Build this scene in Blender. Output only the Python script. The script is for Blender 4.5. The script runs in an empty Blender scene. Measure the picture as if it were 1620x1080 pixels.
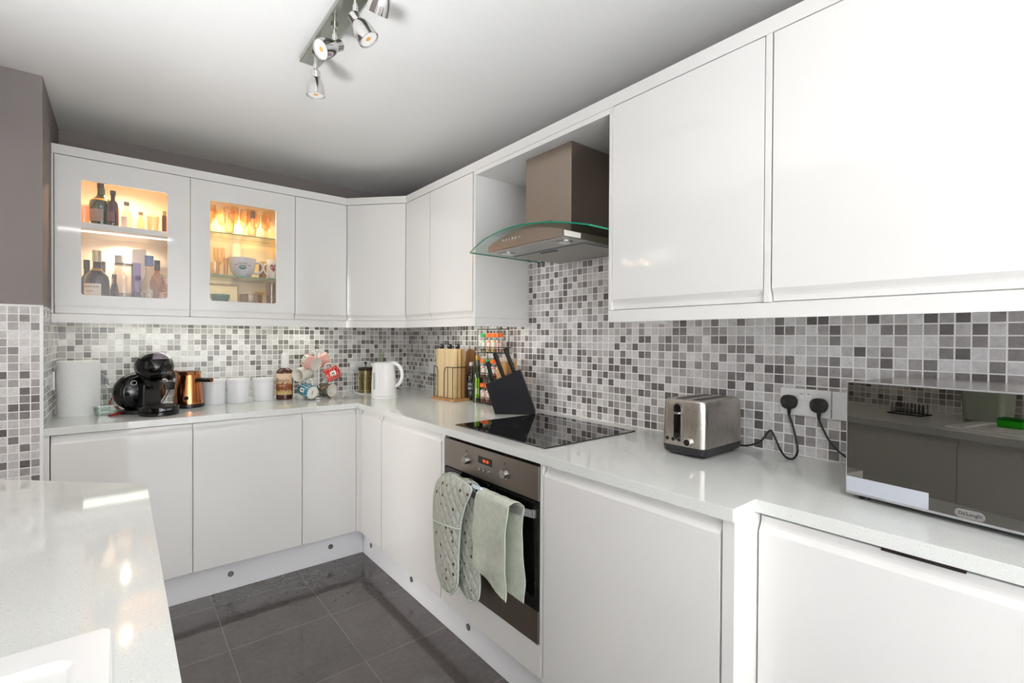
import bpy, bmesh, math, random
from mathutils import Vector, Matrix
random.seed(7)
S = bpy.context.scene
COL = S.collection
PI = math.pi

# ---------------------------------------------------------------- materials
def lin(c):
    r = []
    for v in c:
        v = v / 255.0
        r.append(v / 12.92 if v <= 0.04045 else ((v + 0.055) / 1.055) ** 2.4)
    return tuple(r) + (1.0,)

class NT:
    """tiny node helper"""
    def __init__(s, name):
        s.m = bpy.data.materials.new(name)
        s.m.use_nodes = True
        s.t = s.m.node_tree
        s.t.nodes.clear()
        s.out = s.t.nodes.new('ShaderNodeOutputMaterial')
    def n(s, typ, **kw):
        nd = s.t.nodes.new(typ)
        for k, v in kw.items():
            setattr(nd, k, v)
        return nd
    def l(s, a, b):
        s.t.links.new(a, b)
    def val(s, x, sock):
        if isinstance(x, (int, float)):
            sock.default_value = x
        else:
            s.l(x, sock)
    def math(s, op, a, b=0.0, c=0.0):
        nd = s.n('ShaderNodeMath', operation=op)
        s.val(a, nd.inputs[0]); s.val(b, nd.inputs[1]); s.val(c, nd.inputs[2])
        return nd.outputs[0]
    def mix(s, f, a, b):
        nd = s.n('ShaderNodeMix', data_type='RGBA')
        s.val(f, nd.inputs[0])
        for x, i in ((a, 6), (b, 7)):
            if isinstance(x, tuple): nd.inputs[i].default_value = x
            else: s.l(x, nd.inputs[i])
        return nd.outputs[2]
    def bsdf(s, col=None, rough=.5, metal=0., **kw):
        b = s.n('ShaderNodeBsdfPrincipled')
        if col is not None:
            if isinstance(col, tuple): b.inputs['Base Color'].default_value = col
            else: s.l(col, b.inputs['Base Color'])
        s.val(rough, b.inputs['Roughness']); s.val(metal, b.inputs['Metallic'])
        for k, v in kw.items():
            k = k.replace('_', ' ')
            if isinstance(v, tuple): b.inputs[k].default_value = v
            else: s.val(v, b.inputs[k])
        s.l(b.outputs[0], s.out.inputs[0])
        return b
    def bump(s, b, h, strength=.3, dist=.001):
        bp = s.n('ShaderNodeBump')
        bp.inputs['Strength'].default_value = strength
        bp.inputs['Distance'].default_value = dist
        s.l(h, bp.inputs['Height']); s.l(bp.outputs[0], b.inputs['Normal'])
    def pos(s):
        return s.n('ShaderNodeNewGeometry').outputs['Position']
    def objc(s):
        return s.n('ShaderNodeTexCoord').outputs['Object']
    def noise(s, vec, scale, detail=2., rough=.5):
        nd = s.n('ShaderNodeTexNoise')
        nd.inputs['Scale'].default_value = scale
        nd.inputs['Detail'].default_value = detail
        nd.inputs['Roughness'].default_value = rough
        if vec is not None: s.l(vec, nd.inputs['Vector'])
        return nd.outputs['Fac']
    def ramp(s, f, stops, interp='LINEAR'):
        nd = s.n('ShaderNodeValToRGB')
        nd.color_ramp.interpolation = interp
        e = nd.color_ramp.elements
        while len(e) < len(stops): e.new(0.5)
        for i, (p, c) in enumerate(stops):
            e[i].position = p; e[i].color = c if len(c) == 4 else lin(c)
        s.l(f, nd.inputs[0])
        return nd.outputs[0]

_mc = {}
def M(name, col, rough=.5, metal=0., **kw):
    if name in _mc: return _mc[name]
    t = NT(name); t.bsdf(lin(col), rough, metal, **kw)
    _mc[name] = t.m
    return t.m

def glassy(name, col, refl=1.0, dens=1.0, rough=.02, ior=1.5):
    """clear or tinted thin glass: tinted see-through with fresnel reflections"""
    if name in _mc: return _mc[name]
    t = NT(name)
    tr = t.n('ShaderNodeBsdfTransparent'); tr.inputs[0].default_value = lin(col)
    gl = t.n('ShaderNodeBsdfGlossy'); gl.inputs['Roughness'].default_value = rough
    # same reflectance from either side of the surface
    bf = t.n('ShaderNodeNewGeometry').outputs['Backfacing']
    fr = t.n('ShaderNodeFresnel'); t.l(t.math('MULTIPLY_ADD', bf, 1. / ior - ior, ior), fr.inputs[0])
    f = t.math('MULTIPLY', fr.outputs[0], refl)
    mx = t.n('ShaderNodeMixShader')
    t.l(f, mx.inputs[0]); t.l(tr.outputs[0], mx.inputs[1]); t.l(gl.outputs[0], mx.inputs[2])
    t.l(mx.outputs[0], t.out.inputs[0])
    _mc[name] = t.m
    return t.m

def emis(name, col, st):
    t = NT(name)
    e = t.n('ShaderNodeEmission'); e.inputs[0].default_value = lin(col); e.inputs[1].default_value = st
    t.l(e.outputs[0], t.out.inputs[0])
    return t.m

TP = 0.0330
def mosaic():
    t = NT('mosaic_tiles')
    uv = t.n('ShaderNodeUVMap').outputs[0]
    sp = t.n('ShaderNodeSeparateXYZ'); t.l(uv, sp.inputs[0])
    u = t.math('DIVIDE', sp.outputs[0], TP); v = t.math('DIVIDE', sp.outputs[1], TP)
    fu = t.math('FRACT', u); fv = t.math('FRACT', v)
    du = t.math('ABSOLUTE', t.math('SUBTRACT', fu, .5)); dv = t.math('ABSOLUTE', t.math('SUBTRACT', fv, .5))
    d = t.math('MAXIMUM', du, dv)
    mr = t.n('ShaderNodeMapRange', interpolation_type='SMOOTHSTEP')
    t.l(d, mr.inputs[0]); mr.inputs[1].default_value = .435; mr.inputs[2].default_value = .455
    g = mr.outputs[0]
    cb = t.n('ShaderNodeCombineXYZ'); t.l(t.math('FLOOR', u), cb.inputs[0]); t.l(t.math('FLOOR', v), cb.inputs[1])
    wn = t.n('ShaderNodeTexWhiteNoise'); wn.noise_dimensions = '2D'; t.l(cb.outputs[0], wn.inputs['Vector'])
    base = t.ramp(wn.outputs[0], [(0, (104, 98, 98)), (.12, (130, 124, 124)), (.25, (160, 155, 154)), (.44, (186, 182, 181)), (.62, (203, 200, 200)), (.82, (216, 214, 214))], 'CONSTANT')
    # veins and marbling that differ tile by tile
    ad = t.n('ShaderNodeVectorMath', operation='MULTIPLY_ADD')
    t.l(cb.outputs[0], ad.inputs[0]); ad.inputs[1].default_value = (3.7, 5.1, 0); t.l(uv, ad.inputs[2])
    n1 = t.noise(ad.outputs[0], 55, 5, .65)
    n2 = t.noise(ad.outputs[0], 24, 3, .6)
    vein = t.math('ABSOLUTE', t.math('SUBTRACT', n2, .5))
    vm = t.n('ShaderNodeMapRange'); t.l(vein, vm.inputs[0]); vm.inputs[1].default_value = 0; vm.inputs[2].default_value = .03; vm.inputs[3].default_value = .86; vm.inputs[4].default_value = 1.
    sh = t.math('MULTIPLY', t.math('MULTIPLY_ADD', n1, .7, .66), vm.outputs[0])
    sc = t.n('ShaderNodeVectorMath', operation='SCALE'); t.l(base, sc.inputs[0]); t.l(sh, sc.inputs['Scale'])
    col = t.mix(g, sc.outputs[0], lin((246, 243, 240)))
    b = t.bsdf(col, t.math('MULTIPLY_ADD', g, .5, .22))
    h = t.math('ADD', t.math('SUBTRACT', 1., g), t.math('MULTIPLY', n1, .12))
    t.bump(b, h, .5, .0012)
    return t.m

def quartz(name, base, rough=.12):
    t = NT(name)
    p = t.pos()
    n1 = t.noise(p, 420, 2, .6); n2 = t.noise(p, 260, 1, .5); n3 = t.noise(p, 9, 3, .5)
    b0 = lin(base)
    c = t.mix(t.math('MULTIPLY_ADD', n3, .5, -.1), b0, lin(tuple(min(255, int(x * 1.03)) for x in base)))
    dk = t.n('ShaderNodeMapRange'); t.l(n1, dk.inputs[0]); dk.inputs[1].default_value = .62; dk.inputs[2].default_value = .72; dk.inputs[4].default_value = .55
    c = t.mix(dk.outputs[0], c, lin(tuple(int(x * .62) for x in base)))
    lt = t.n('ShaderNodeMapRange'); t.l(n2, lt.inputs[0]); lt.inputs[1].default_value = .63; lt.inputs[2].default_value = .74; lt.inputs[4].default_value = .7
    c = t.mix(lt.outputs[0], c, lin((235, 238, 232)))
    t.bsdf(c, rough)
    return t.m

def floor_mat():
    t = NT('polished_floor_tiles')
    p = t.pos()
    sp = t.n('ShaderNodeSeparateXYZ'); t.l(p, sp.inputs[0])
    u = t.math('DIVIDE', t.math('ADD', sp.outputs[0], .985 + .413 * 20), .413)
    v = t.math('DIVIDE', t.math('ADD', sp.outputs[1], .742 + .4165 * 20), .4165)
    du = t.math('ABSOLUTE', t.math('SUBTRACT', t.math('FRACT', u), .5)); dv = t.math('ABSOLUTE', t.math('SUBTRACT', t.math('FRACT', v), .5))
    g = t.math('GREATER_THAN', t.math('MAXIMUM', du, dv), .4972)
    cb = t.n('ShaderNodeCombineXYZ'); t.l(t.math('FLOOR', u), cb.inputs[0]); t.l(t.math('FLOOR', v), cb.inputs[1])
    wn = t.n('ShaderNodeTexWhiteNoise'); wn.noise_dimensions = '2D'; t.l(cb.outputs[0], wn.inputs['Vector'])
    n1 = t.noise(p, 7, 4, .6); n2 = t.noise(p, 170, 2, .6); n3 = t.noise(p, 45, 3, .6)
    f = t.math('ADD', t.math('MULTIPLY', n1, .5), t.math('ADD', t.math('MULTIPLY', n3, .5), t.math('MULTIPLY', wn.outputs[0], .12)))
    c = t.ramp(f, [(.3, (58, 54, 53)), (.75, (84, 78, 76))])
    sk = t.n('ShaderNodeMapRange'); t.l(n2, sk.inputs[0]); sk.inputs[1].default_value = .64; sk.inputs[2].default_value = .78; sk.inputs[4].default_value = .5
    c = t.mix(sk.outputs[0], c, lin((130, 124, 120)))
    c = t.mix(g, c, lin((92, 82, 75)))
    b = t.bsdf(c, t.math('MULTIPLY_ADD', g, .4, .045), Specular_IOR_Level=.75)
    return t.m

def plaster(name, col, scale=260, st=.35, dist=.0012, rough=.75):
    t = NT(name)
    p = t.pos()
    n = t.noise(p, scale, 3, .6)
    b = t.bsdf(lin(col), rough)
    t.bump(b, n, st, dist)
    return t.m

def brushed(name, col, rough=.3, axis=(1, 1, 60), amt=.1):
    t = NT(name)
    mp = t.n('ShaderNodeMapping'); t.l(t.objc(), mp.inputs[0]); mp.inputs['Scale'].default_value = axis
    n = t.noise(mp.outputs[0], 30, 3, .6)
    c = t.mix(n, lin(tuple(int(x * .88) for x in col)), lin(tuple(min(255, int(x * 1.08)) for x in col)))
    t.bsdf(c, t.math('MULTIPLY_ADD', n, amt, rough), 1.0)
    return t.m

def wood(name, c1, c2, scale=(30, 30, 2)):
    t = NT(name)
    mp = t.n('ShaderNodeMapping'); t.l(t.objc(), mp.inputs[0]); mp.inputs['Scale'].default_value = scale
    n = t.noise(mp.outputs[0], 3, 4, .6)
    wv = t.noise(mp.outputs[0], 1.1, 1, .3)
    f = t.math('MULTIPLY_ADD', wv, .8, t.math('MULTIPLY', n, .35))
    c = t.ramp(f, [(.35, c1), (.7, c2)])
    t.bsdf(c, .55)
    return t.m

def spots_mat(name, base, dot, scale, size, rough=.85, waffle=0., quilt=False):
    t = NT(name)
    p = t.objc()
    vo = t.n('ShaderNodeTexVoronoi'); t.l(p, vo.inputs['Vector']); vo.inputs['Scale'].default_value = scale; vo.inputs['Randomness'].default_value = .45
    m = t.math('LESS_THAN', vo.outputs['Distance'], size)
    n = t.noise(p, 80, 3, .6)
    b0 = t.mix(n, lin(tuple(int(x * .93) for x in base)), lin(base))
    c = t.mix(m, b0, lin(dot))
    b = t.bsdf(c, rough)
    return t.m

def cloth_weave(name, base, pitch=.006):
    t = NT(name)
    uv = t.n('ShaderNodeUVMap').outputs[0]
    sp = t.n('ShaderNodeSeparateXYZ'); t.l(uv, sp.inputs[0])
    a = t.math('SINE', t.math('MULTIPLY', sp.outputs[0], 2 * PI / pitch)); c_ = t.math('SINE', t.math('MULTIPLY', sp.outputs[1], 2 * PI / pitch))
    h = t.math('MAXIMUM', a, c_)
    n = t.noise(uv, 40, 3, .6)
    f = t.math('MULTIPLY_ADD', h, .25, t.math('MULTIPLY', n, .8))
    c = t.ramp(f, [(.1, tuple(int(x * .84) for x in base)), (.7, base)])
    b = t.bsdf(c, .9)
    t.bump(b, h, .5, .0015)
    return t.m

WHITE = M('gloss_white', (229, 228, 226), .05)
CARC = M('white_melamine', (229, 228, 226), .28)
WPLAST = M('white_plastic', (238, 238, 238), .25)
BLACK = M('black_plastic', (18, 18, 19), .3)
BLACKG = M('black_gloss', (10, 10, 11), .06)
MATTB = M('black_matt', (12, 13, 18), .5, Specular_IOR_Level=.25)
CHROME = M('chrome', (215, 213, 212), .07, 1.0)
CHROMED = M('satin_chrome', (170, 168, 166), .22, 1.0)
STEEL = brushed('brushed_steel', (150, 141, 132), .3, (1, 1, 60))
STEELD = brushed('brushed_steel_hood', (172, 159, 147), .33, (40, 40, 1))
STEELT = brushed('brushed_steel_toaster', (190, 184, 176), .24, (40, 40, 1), .08)
GREYM = M('grey_metal', (150, 152, 154), .4, .6)
MOS = mosaic()
TOP = quartz('quartz_worktop', (222, 224, 221), .05)
FLOOR = floor_mat()
CEIL = plaster('ceiling_paint', (232, 232, 231), 180, .5, .0025, .85)
GREYW = plaster('grey_wall_paint', (132, 124, 122), 220, .45, .0016, .7)
WARMIN = M('cream_cabinet_inside', (240, 226, 205), .4)
PANE = glassy('cabinet_pane', (253, 253, 253), .8)
CLEAR = glassy('clear_glass', (238, 240, 238), 1.5)
CLEAR2 = glassy('clear_plastic', (238, 242, 240), 1.6, rough=.12)
GSHELF = glassy('glass_shelf', (238, 247, 241), 1.2)
GEDGE = M('glass_edge', (95, 150, 120), .1)
HOODG = glassy('hood_glass', (243, 250, 247), 1.0)
HOODE = M('green_glass_edge', (25, 128, 98), .1)

# ---------------------------------------------------------------- geometry helpers
class MB:
    def __init__(s):
        s.bm = bmesh.new()
        s.uv = None
    def add(s, b2, mat=0, mx=None):
        if mx is not None: bmesh.ops.transform(b2, matrix=mx, verts=b2.verts)
        for f in b2.faces: f.material_index = mat
        me = bpy.data.meshes.new('t'); b2.to_mesh(me); b2.free()
        s.bm.from_mesh(me); bpy.data.meshes.remove(me)
        return s
    def box(s, x0, x1, y0, y1, z0, z1, bev=0., mat=0, seg=2, mx=None):
        b = bmesh.new(); bmesh.ops.create_cube(b, size=1.)
        for v in b.verts:
            v.co = Vector(((x0 + x1) / 2 + v.co.x * abs(x1 - x0), (y0 + y1) / 2 + v.co.y * abs(y1 - y0), (z0 + z1) / 2 + v.co.z * abs(z1 - z0)))
        if bev: bmesh.ops.bevel(b, geom=b.edges[:], offset=bev, segments=seg, affect='EDGES', profile=.5)
        return s.add(b, mat, mx)
    def prism(s, pts, h, bev=0., mat=0, mx=None, seg=2):
        """polygon in xy extruded from z=0 to z=h"""
        b = bmesh.new()
        vs = [b.verts.new((p[0], p[1], 0)) for p in pts]
        f = b.faces.new(vs)
        r = bmesh.ops.extrude_face_region(b, geom=[f])
        for e in r['geom']:
            if isinstance(e, bmesh.types.BMVert): e.co.z += h
        bmesh.ops.recalc_face_normals(b, faces=b.faces[:])
        if bev:
            bmesh.ops.bevel(b, geom=b.edges[:], offset=bev, segments=seg, affect='EDGES', profile=.5)
        return s.add(b, mat, mx)
    def lathe(s, prof, n=32, c=(0, 0, 0), mat=0, mx=None):
        b = bmesh.new(); rings = []
        for r, z in prof:
            if r < 1e-6: rings.append([b.verts.new((0, 0, z))])
            else: rings.append([b.verts.new((r * math.cos(2 * PI * i / n), r * math.sin(2 * PI * i / n), z)) for i in range(n)])
        for a, c2 in zip(rings, rings[1:]):
            for i in range(n):
                j = (i + 1) % n
                if len(a) == 1 and len(c2) == 1: continue
                if len(a) == 1: b.faces.new((a[0], c2[i], c2[j]))
                elif len(c2) == 1: b.faces.new((a[i], a[j], c2[0]))
                else: b.faces.new((a[i], a[j], c2[j], c2[i]))
        bmesh.ops.recalc_face_normals(b, faces=b.faces[:])
        m = Matrix.Translation(c)
        if mx is not None: m = mx @ m
        return s.add(b, mat, m)
    def tube(s, pts, r, n=8, closed=False, mat=0, mx=None, sub=0):
        P_ = [Vector(p) for p in pts]
        if sub:
            Q = []; L = len(P_)
            for i in range(L if closed else L - 1):
                p0 = P_[(i - 1) % L] if (closed or i > 0) else P_[0]
                p1 = P_[i]; p2 = P_[(i + 1) % L]
                p3 = P_[(i + 2) % L] if (closed or i + 2 < L) else P_[-1]
                for k in range(sub):
                    t = k / sub
                    Q.append(.5 * ((2 * p1) + (p2 - p0) * t + (2 * p0 - 5 * p1 + 4 * p2 - p3) * t * t + (3 * p1 - p0 - 3 * p2 + p3) * t ** 3))
            if not closed: Q.append(P_[-1])
            P_ = Q
        b = bmesh.new(); L = len(P_); rings = []
        up = None
        for i, p in enumerate(P_):
            if closed: d = P_[(i + 1) % L] - P_[i - 1]
            else: d = P_[min(i + 1, L - 1)] - P_[max(i - 1, 0)]
            d.normalize()
            if up is None:
                up = Vector((0, 0, 1)) if abs(d.z) < .9 else Vector((1, 0, 0))
            sd = d.cross(up)
            if sd.length < 1e-4: sd = d.orthogonal()
            sd.normalize(); up = sd.cross(d).normalized()
            if isinstance(r, (list, tuple)):
                q = i / max(1, L - 1) * (len(r) - 1); q0 = min(int(q), len(r) - 2); rr = r[q0] + (r[q0 + 1] - r[q0]) * (q - q0)
            else: rr = r
            rings.append([b.verts.new(p + sd * rr * math.cos(2 * PI * k / n) + up * rr * math.sin(2 * PI * k / n)) for k in range(n)])
        R_ = list(zip(rings, rings[1:]))
        if closed: R_.append((rings[-1], rings[0]))
        for a, c in R_:
            for k in range(n):
                j = (k + 1) % n
                b.faces.new((a[k], a[j], c[j], c[k]))
        if not closed:
            b.faces.new(rings[0][::-1]); b.faces.new(rings[-1])
        bmesh.ops.recalc_face_normals(b, faces=b.faces[:])
        return s.add(b, mat, mx)
    def cyl(s, a, b_, r, n=24, mat=0, r2=None):
        a = Vector(a); b_ = Vector(b_)
        d = b_ - a; L = d.length
        m = Matrix.Translation(a) @ d.to_track_quat('Z', 'Y').to_matrix().to_4x4()
        r2 = r if r2 is None else r2
        return s.lathe([(0, 0), (r, 0), (r2, L), (0, L)], n, mat=mat, mx=m)
    def ball(s, c, rx, ry, rz, mat=0, mx=None, n=24):
        b = bmesh.new(); bmesh.ops.create_uvsphere(b, u_segments=n * 3 // 2, v_segments=n, radius=1.)
        m = Matrix.Translation(c) @ Matrix.Diagonal((rx, ry, rz, 1))
        if mx is not None: m = mx @ m
        return s.add(b, mat, m)
    def grid(s, rows, mat=0, uvs=None):
        """rows of points -> surface, with metre uvs"""
        b = bmesh.new()
        V = [[b.verts.new(p) for p in row] for row in rows]
        uvl = b.loops.layers.uv.new('UVMap')
        for i in range(len(V) - 1):
            for j in range(len(V[0]) - 1):
                f = b.faces.new((V[i][j], V[i][j + 1], V[i + 1][j + 1], V[i + 1][j]))
                if uvs:
                    for lp, (a, c) in zip(f.loops, ((i, j), (i, j + 1), (i + 1, j + 1), (i + 1, j))): lp[uvl].uv = uvs[a][c]
        return s.add(b, mat)

MWD = {}
def mw(o):
    return MWD.get(o.name, Matrix.Identity(4))

def tagit(o, label=None, cat=None, group=None, kind=None):
    if label: o['label'] = label
    if cat: o['category'] = cat
    if group: o['group'] = group
    if kind: o['kind'] = kind
    return o

def thing(name, label, cat, loc=(0, 0, 0), rz=0., group=None, mx=None):
    o = bpy.data.objects.new(name, None); COL.objects.link(o)
    o.empty_display_size = .05
    m = mx if mx is not None else Matrix.Translation(loc) @ Matrix.Rotation(rz, 4, 'Z')
    o.matrix_world = m
    MWD[o.name] = m.copy()
    return tagit(o, label, cat, group)

def obj(name, mb, mats, parent=None, local=False, smooth=35, label=None, cat=None, group=None, kind=None, mods=None):
    me = bpy.data.meshes.new(name)
    if mb.bm.faces: bmesh.ops.remove_doubles(mb.bm, verts=mb.bm.verts[:], dist=1e-6)
    mb.bm.to_mesh(me); mb.bm.free()
    if not isinstance(mats, (list, tuple)): mats = [mats]
    for m in mats: me.materials.append(m)
    o = bpy.data.objects.new(name, me); COL.objects.link(o)
    if parent is not None:
        if not local: me.transform(mw(parent).inverted())
        o.parent = parent
        MWD[o.name] = mw(parent).copy()
    else:
        xs = [v.co.x for v in me.vertices]; ys = [v.co.y for v in me.vertices]; zs = [v.co.z for v in me.vertices]
        c = Vector(((min(xs) + max(xs)) / 2, (min(ys) + max(ys)) / 2, min(zs)))
        me.transform(Matrix.Translation(-c)); o.location = c
        MWD[o.name] = Matrix.Translation(c)
    if smooth:
        me.shade_smooth()
        me.set_sharp_from_angle(angle=math.radians(smooth))
        if smooth <= 45:
            wn = o.modifiers.new('weighted_normals', 'WEIGHTED_NORMAL'); wn.keep_sharp = True; wn.weight = 100
    tagit(o, label, cat, group, kind)
    return o

def text(name, body, size, mx, mat, parent, ext=.0003, align='CENTER', width=1.0):
    cu = bpy.data.curves.new('txt', 'FONT'); cu.body = body; cu.size = size
    cu.align_x = align; cu.align_y = 'CENTER'; cu.extrude = ext; cu.resolution_u = 3
    tmp = bpy.data.objects.new('txt', cu); COL.objects.link(tmp)
    bpy.context.view_layer.update()
    me = bpy.data.meshes.new_from_object(tmp)
    bpy.data.objects.remove(tmp); bpy.data.curves.remove(cu)
    me.transform(Matrix.Diagonal((width, 1, 1, 1)))
    me.transform(mx)
    me.transform(mw(parent).inverted())
    me.materials.clear(); me.materials.append(mat)
    o = bpy.data.objects.new(name, me); COL.objects.link(o); o.parent = parent
    MWD[o.name] = mw(parent).copy()
    return o

def wrap_text(name, body, size, r, z, ang0, mat, parent, c=(0, 0), off=.0004, rfun=None, width=1.0):
    """text bent round a vertical cylinder (local coords of the parent), facing angle ang0"""
    cu = bpy.data.curves.new('txt', 'FONT'); cu.body = body; cu.size = size
    cu.align_x = 'CENTER'; cu.align_y = 'CENTER'; cu.resolution_u = 3
    tmp = bpy.data.objects.new('txt', cu); COL.objects.link(tmp)
    bpy.context.view_layer.update()
    me = bpy.data.meshes.new_from_object(tmp)
    bpy.data.objects.remove(tmp); bpy.data.curves.remove(cu)
    for v in me.vertices:
        x, y = v.co.x * width, v.co.y
        rr = (rfun(z + y) if rfun else r) + off
        a = ang0 + x / rr
        v.co = Vector((c[0] + rr * math.cos(a), c[1] + rr * math.sin(a), z + y))
    me.materials.clear(); me.materials.append(mat)
    o = bpy.data.objects.new(name, me); COL.objects.link(o); o.parent = parent
    return o

def patch(prof_r, z0, z1, a0, a1, n=10, m=6, off=.0003):
    """curved label patch rows for grid(): prof_r(z) gives the radius"""
    rows = []
    for i in range(m + 1):
        z = z0 + (z1 - z0) * i / m; r = prof_r(z) + off
        rows.append([(r * math.cos(a0 + (a1 - a0) * j / n), r * math.sin(a0 + (a1 - a0) * j / n), z) for j in range(n + 1)])
    return rows

def copy_tree(o, parent=None):
    c = o.copy(); COL.objects.link(c)
    if parent is not None: c.parent = parent
    MWD[c.name] = mw(o).copy()
    for ch in [k for k in bpy.data.objects if k.parent == o]:
        copy_tree(ch, c)
    return c

def copy_at(o, loc, rz=0., label=None, mx=None):
    c = copy_tree(o)
    c.matrix_world = mx if mx is not None else Matrix.Translation(loc) @ Matrix.Rotation(rz, 4, 'Z')
    MWD[c.name] = c.matrix_world.copy()
    if label: c['label'] = label
    return c

# camera frame directions (used only to orient a few things naturally)
CR = Vector((.776, -.630, 0)); CF = Vector((.630, .776, 0)); CU = Vector((0, 0, 1))
def cdir(r, f, u): return (CR * r + CF * f + CU * u).normalized()
def frame(loc, zax, xhint):
    z = Vector(zax).normalized(); x = Vector(xhint); x = (x - z * x.dot(z)).normalized(); y = z.cross(x)
    m = Matrix((x, y, z)).transposed().to_4x4(); m.translation = Vector(loc)
    return m

# ---------------------------------------------------------------- room shell
XL = -1.996; HC = 2.365; XW = -2.30; YF = -5.2
def wallbox(name, *b, mat=GREYW):
    return obj(name, MB().box(*b), mat, kind='structure', smooth=0)

mb = MB().box(-5.2, .15, YF - .15, 2.2, -.1, 0)
obj('floor', mb, FLOOR, kind='structure', smooth=0)
mb = MB().box(-5.2, .15, YF - .15, 2.2, HC, HC + .1)
obj('ceiling', mb, CEIL, kind='structure', smooth=0)
wallbox('wall_right', .0085, .15, YF, .15, 0, HC)
wallbox('wall_back', XL - .008, .0085, .0085, .15, 0, HC)
# pier beside the units, its end face towards the room
obj('wall_pier', MB().box(XW - .15, XL - .008, -.647, .15, 0, 1.42).box(XW - .15, XL - .0004, -.654, .15, 1.42, HC), GREYW, kind='structure', smooth=0)
# left wall with a doorway next to the pier and an unseen window added as a light source
WY0, WY1, WZ0, WZ1 = -4.95, -3.75, 1.02, 2.12
mb = MB()
mb.box(XW - .15, XW, WY1, -1.30, 0, HC)
mb.box(XW - .15, XW, WY0, WY1, 0, WZ0); mb.box(XW - .15, XW, WY0, WY1, WZ1, HC)
mb.box(XW - .15, XW, YF, WY0, 0, HC)
mb.box(XW - .15, XW, -1.30, -.647, 2.05, HC)
obj('wall_left', mb, GREYW, kind='structure', smooth=0)
# wall behind the camera with a plain door
DX0, DX1, DZ1 = -1.6, -.75, 2.08
mb = MB()
mb.box(XW - .15, DX0, YF - .15, YF, 0, HC); mb.box(DX1, .15, YF - .15, YF, 0, HC); mb.box(DX0, DX1, YF - .15, YF, DZ1, HC)
obj('wall_front', mb, plaster('white_wall_paint', (236, 235, 233), 220, .3, .001, .8), kind='structure', smooth=0)
# next room beyond the doorway
PALE = plaster('pale_wall_paint', (205, 202, 196), 220, .3, .001, .8)
mb = MB()
mb.box(-5.2, -5.1, YF, 2.2, 0, HC); mb.box(-5.2, XW - .15, 2.1, 2.2, 0, HC); mb.box(-5.2, XW - .15, -2.3, -2.2, 0, HC)
mb.box(XW - .3, XW - .15, .15, 2.2, 0, HC)
obj('wall_next_room', mb, PALE, kind='structure', smooth=0)

def window(name, x, y0, y1, z0, z1):
    mb = MB(); w = .05
    for a, b, c, d in ((y0, y1, z0, z0 + w), (y0, y1, z1 - w, z1), (y0, y0 + w, z0, z1), (y1 - w, y1, z0, z1), ((y0 + y1) / 2 - .025, (y0 + y1) / 2 + .025, z0, z1)):
        mb.box(x - .06, x, a, b, c, d, .004)
    f = obj(name, mb, WPLAST, kind='structure')
    mb = MB().box(x - .034, x - .028, y0 + w, y1 - w, z0 + w, z1 - w)
    obj('window_pane', mb, PANE, f, smooth=0)
    mb = MB().box(x, x + .16, y0 - .02, y1 + .02, z0 - .025, z0, .004)
    obj('window_sill', mb, WPLAST, f)
window('added_window_1', XW - .06, WY0, WY1, WZ0, WZ1)
mb = MB(); w = .07
for a, b, c, d in ((DX0, DX0 + w, 0, DZ1), (DX1 - w, DX1, 0, DZ1), (DX0, DX1, DZ1 - w, DZ1), (DX0 + w, DX1 - w, 0.005, DZ1 - w)):
    mb.box(a, b, YF - .1, YF - .04, c, d, .004)
d1 = obj('door_1', mb, WPLAST, kind='structure')
obj('door_handle', MB().cyl((DX1 - .14, YF - .04, 1.0), (DX1 - .14, YF + .01, 1.0), .009).cyl((DX1 - .14, YF + .01, 1.0), (DX1 - .26, YF + .01, 1.0), .009), CHROMED, d1)

# mosaic tiling, 8 mm thick, uv in metres
def tiled(name, p0, du, L, z0, z1, n, hole=None, u0=0., v0=.9135):
    """vertical slab starting at p0, running along du, its face towards n"""
    b = bmesh.new(); uvl = b.loops.layers.uv.new('UVMap')
    du = Vector(du); n = Vector(n) * .008; p0 = Vector(p0)
    def quad(pts, uv):
        f = b.faces.new([b.verts.new(p) for p in pts])
        for lp, q in zip(f.loops, uv): lp[uvl].uv = q
        return f
    a = p0 + n; c = a + du * L
    quad([(a.x, a.y, z0), (c.x, c.y, z0), (c.x, c.y, z1), (a.x, a.y, z1)], [(u0, z0 - v0), (u0 + L, z0 - v0), (u0 + L, z1 - v0), (u0, z1 - v0)])
    for q, r, uu in ((p0, a, .0), (p0 + du * L, c, .0)):
        quad([(q.x, q.y, z0), (r.x, r.y, z0), (r.x, r.y, z1), (q.x, q.y, z1)], [(uu, 0)] * 4)
    for z in (z0, z1):
        a0 = p0; a1 = p0 + du * L
        quad([(a0.x, a0.y, z), (a1.x, a1.y, z), (c.x, c.y, z), (a.x, a.y, z)], [(0, 0)] * 4)
    me = bpy.data.meshes.new(name); b.to_mesh(me); b.free(); me.materials.append(MOS)
    o = bpy.data.objects.new(name, me); COL.objects.link(o); o['kind'] = 'structure'
    return o
# faces of the tiling sit exactly on x=0, y=0, x=XL; so shift the slabs 8 mm into the walls
tiled('trim_1', (.008, 0, 0), (0, -1, 0), 4.6, .905, 2.12, (-1, 0, 0), u0=-.0355 + TP * 3)
tiled('trim_2', (XL, .008, 0), (1, 0, 0), -XL, .905, 1.42, (0, -1, 0), u0=.004)
tiled('trim_3', (XL - .008, 0, 0), (0, -1, 0), .655, .905, 1.42, (1, 0, 0), u0=.0)
tiled('trim_4', (XW - .15, -.647, 0), (1, 0, 0), XL - XW + .15, .10, 1.417, (0, -1, 0), u0=.012, v0=.92)
tiled('trim_5', (XW - .0, -1.30, 0), (0, -1, 0), 2.40, .905, 1.47, (1, 0, 0))
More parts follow.
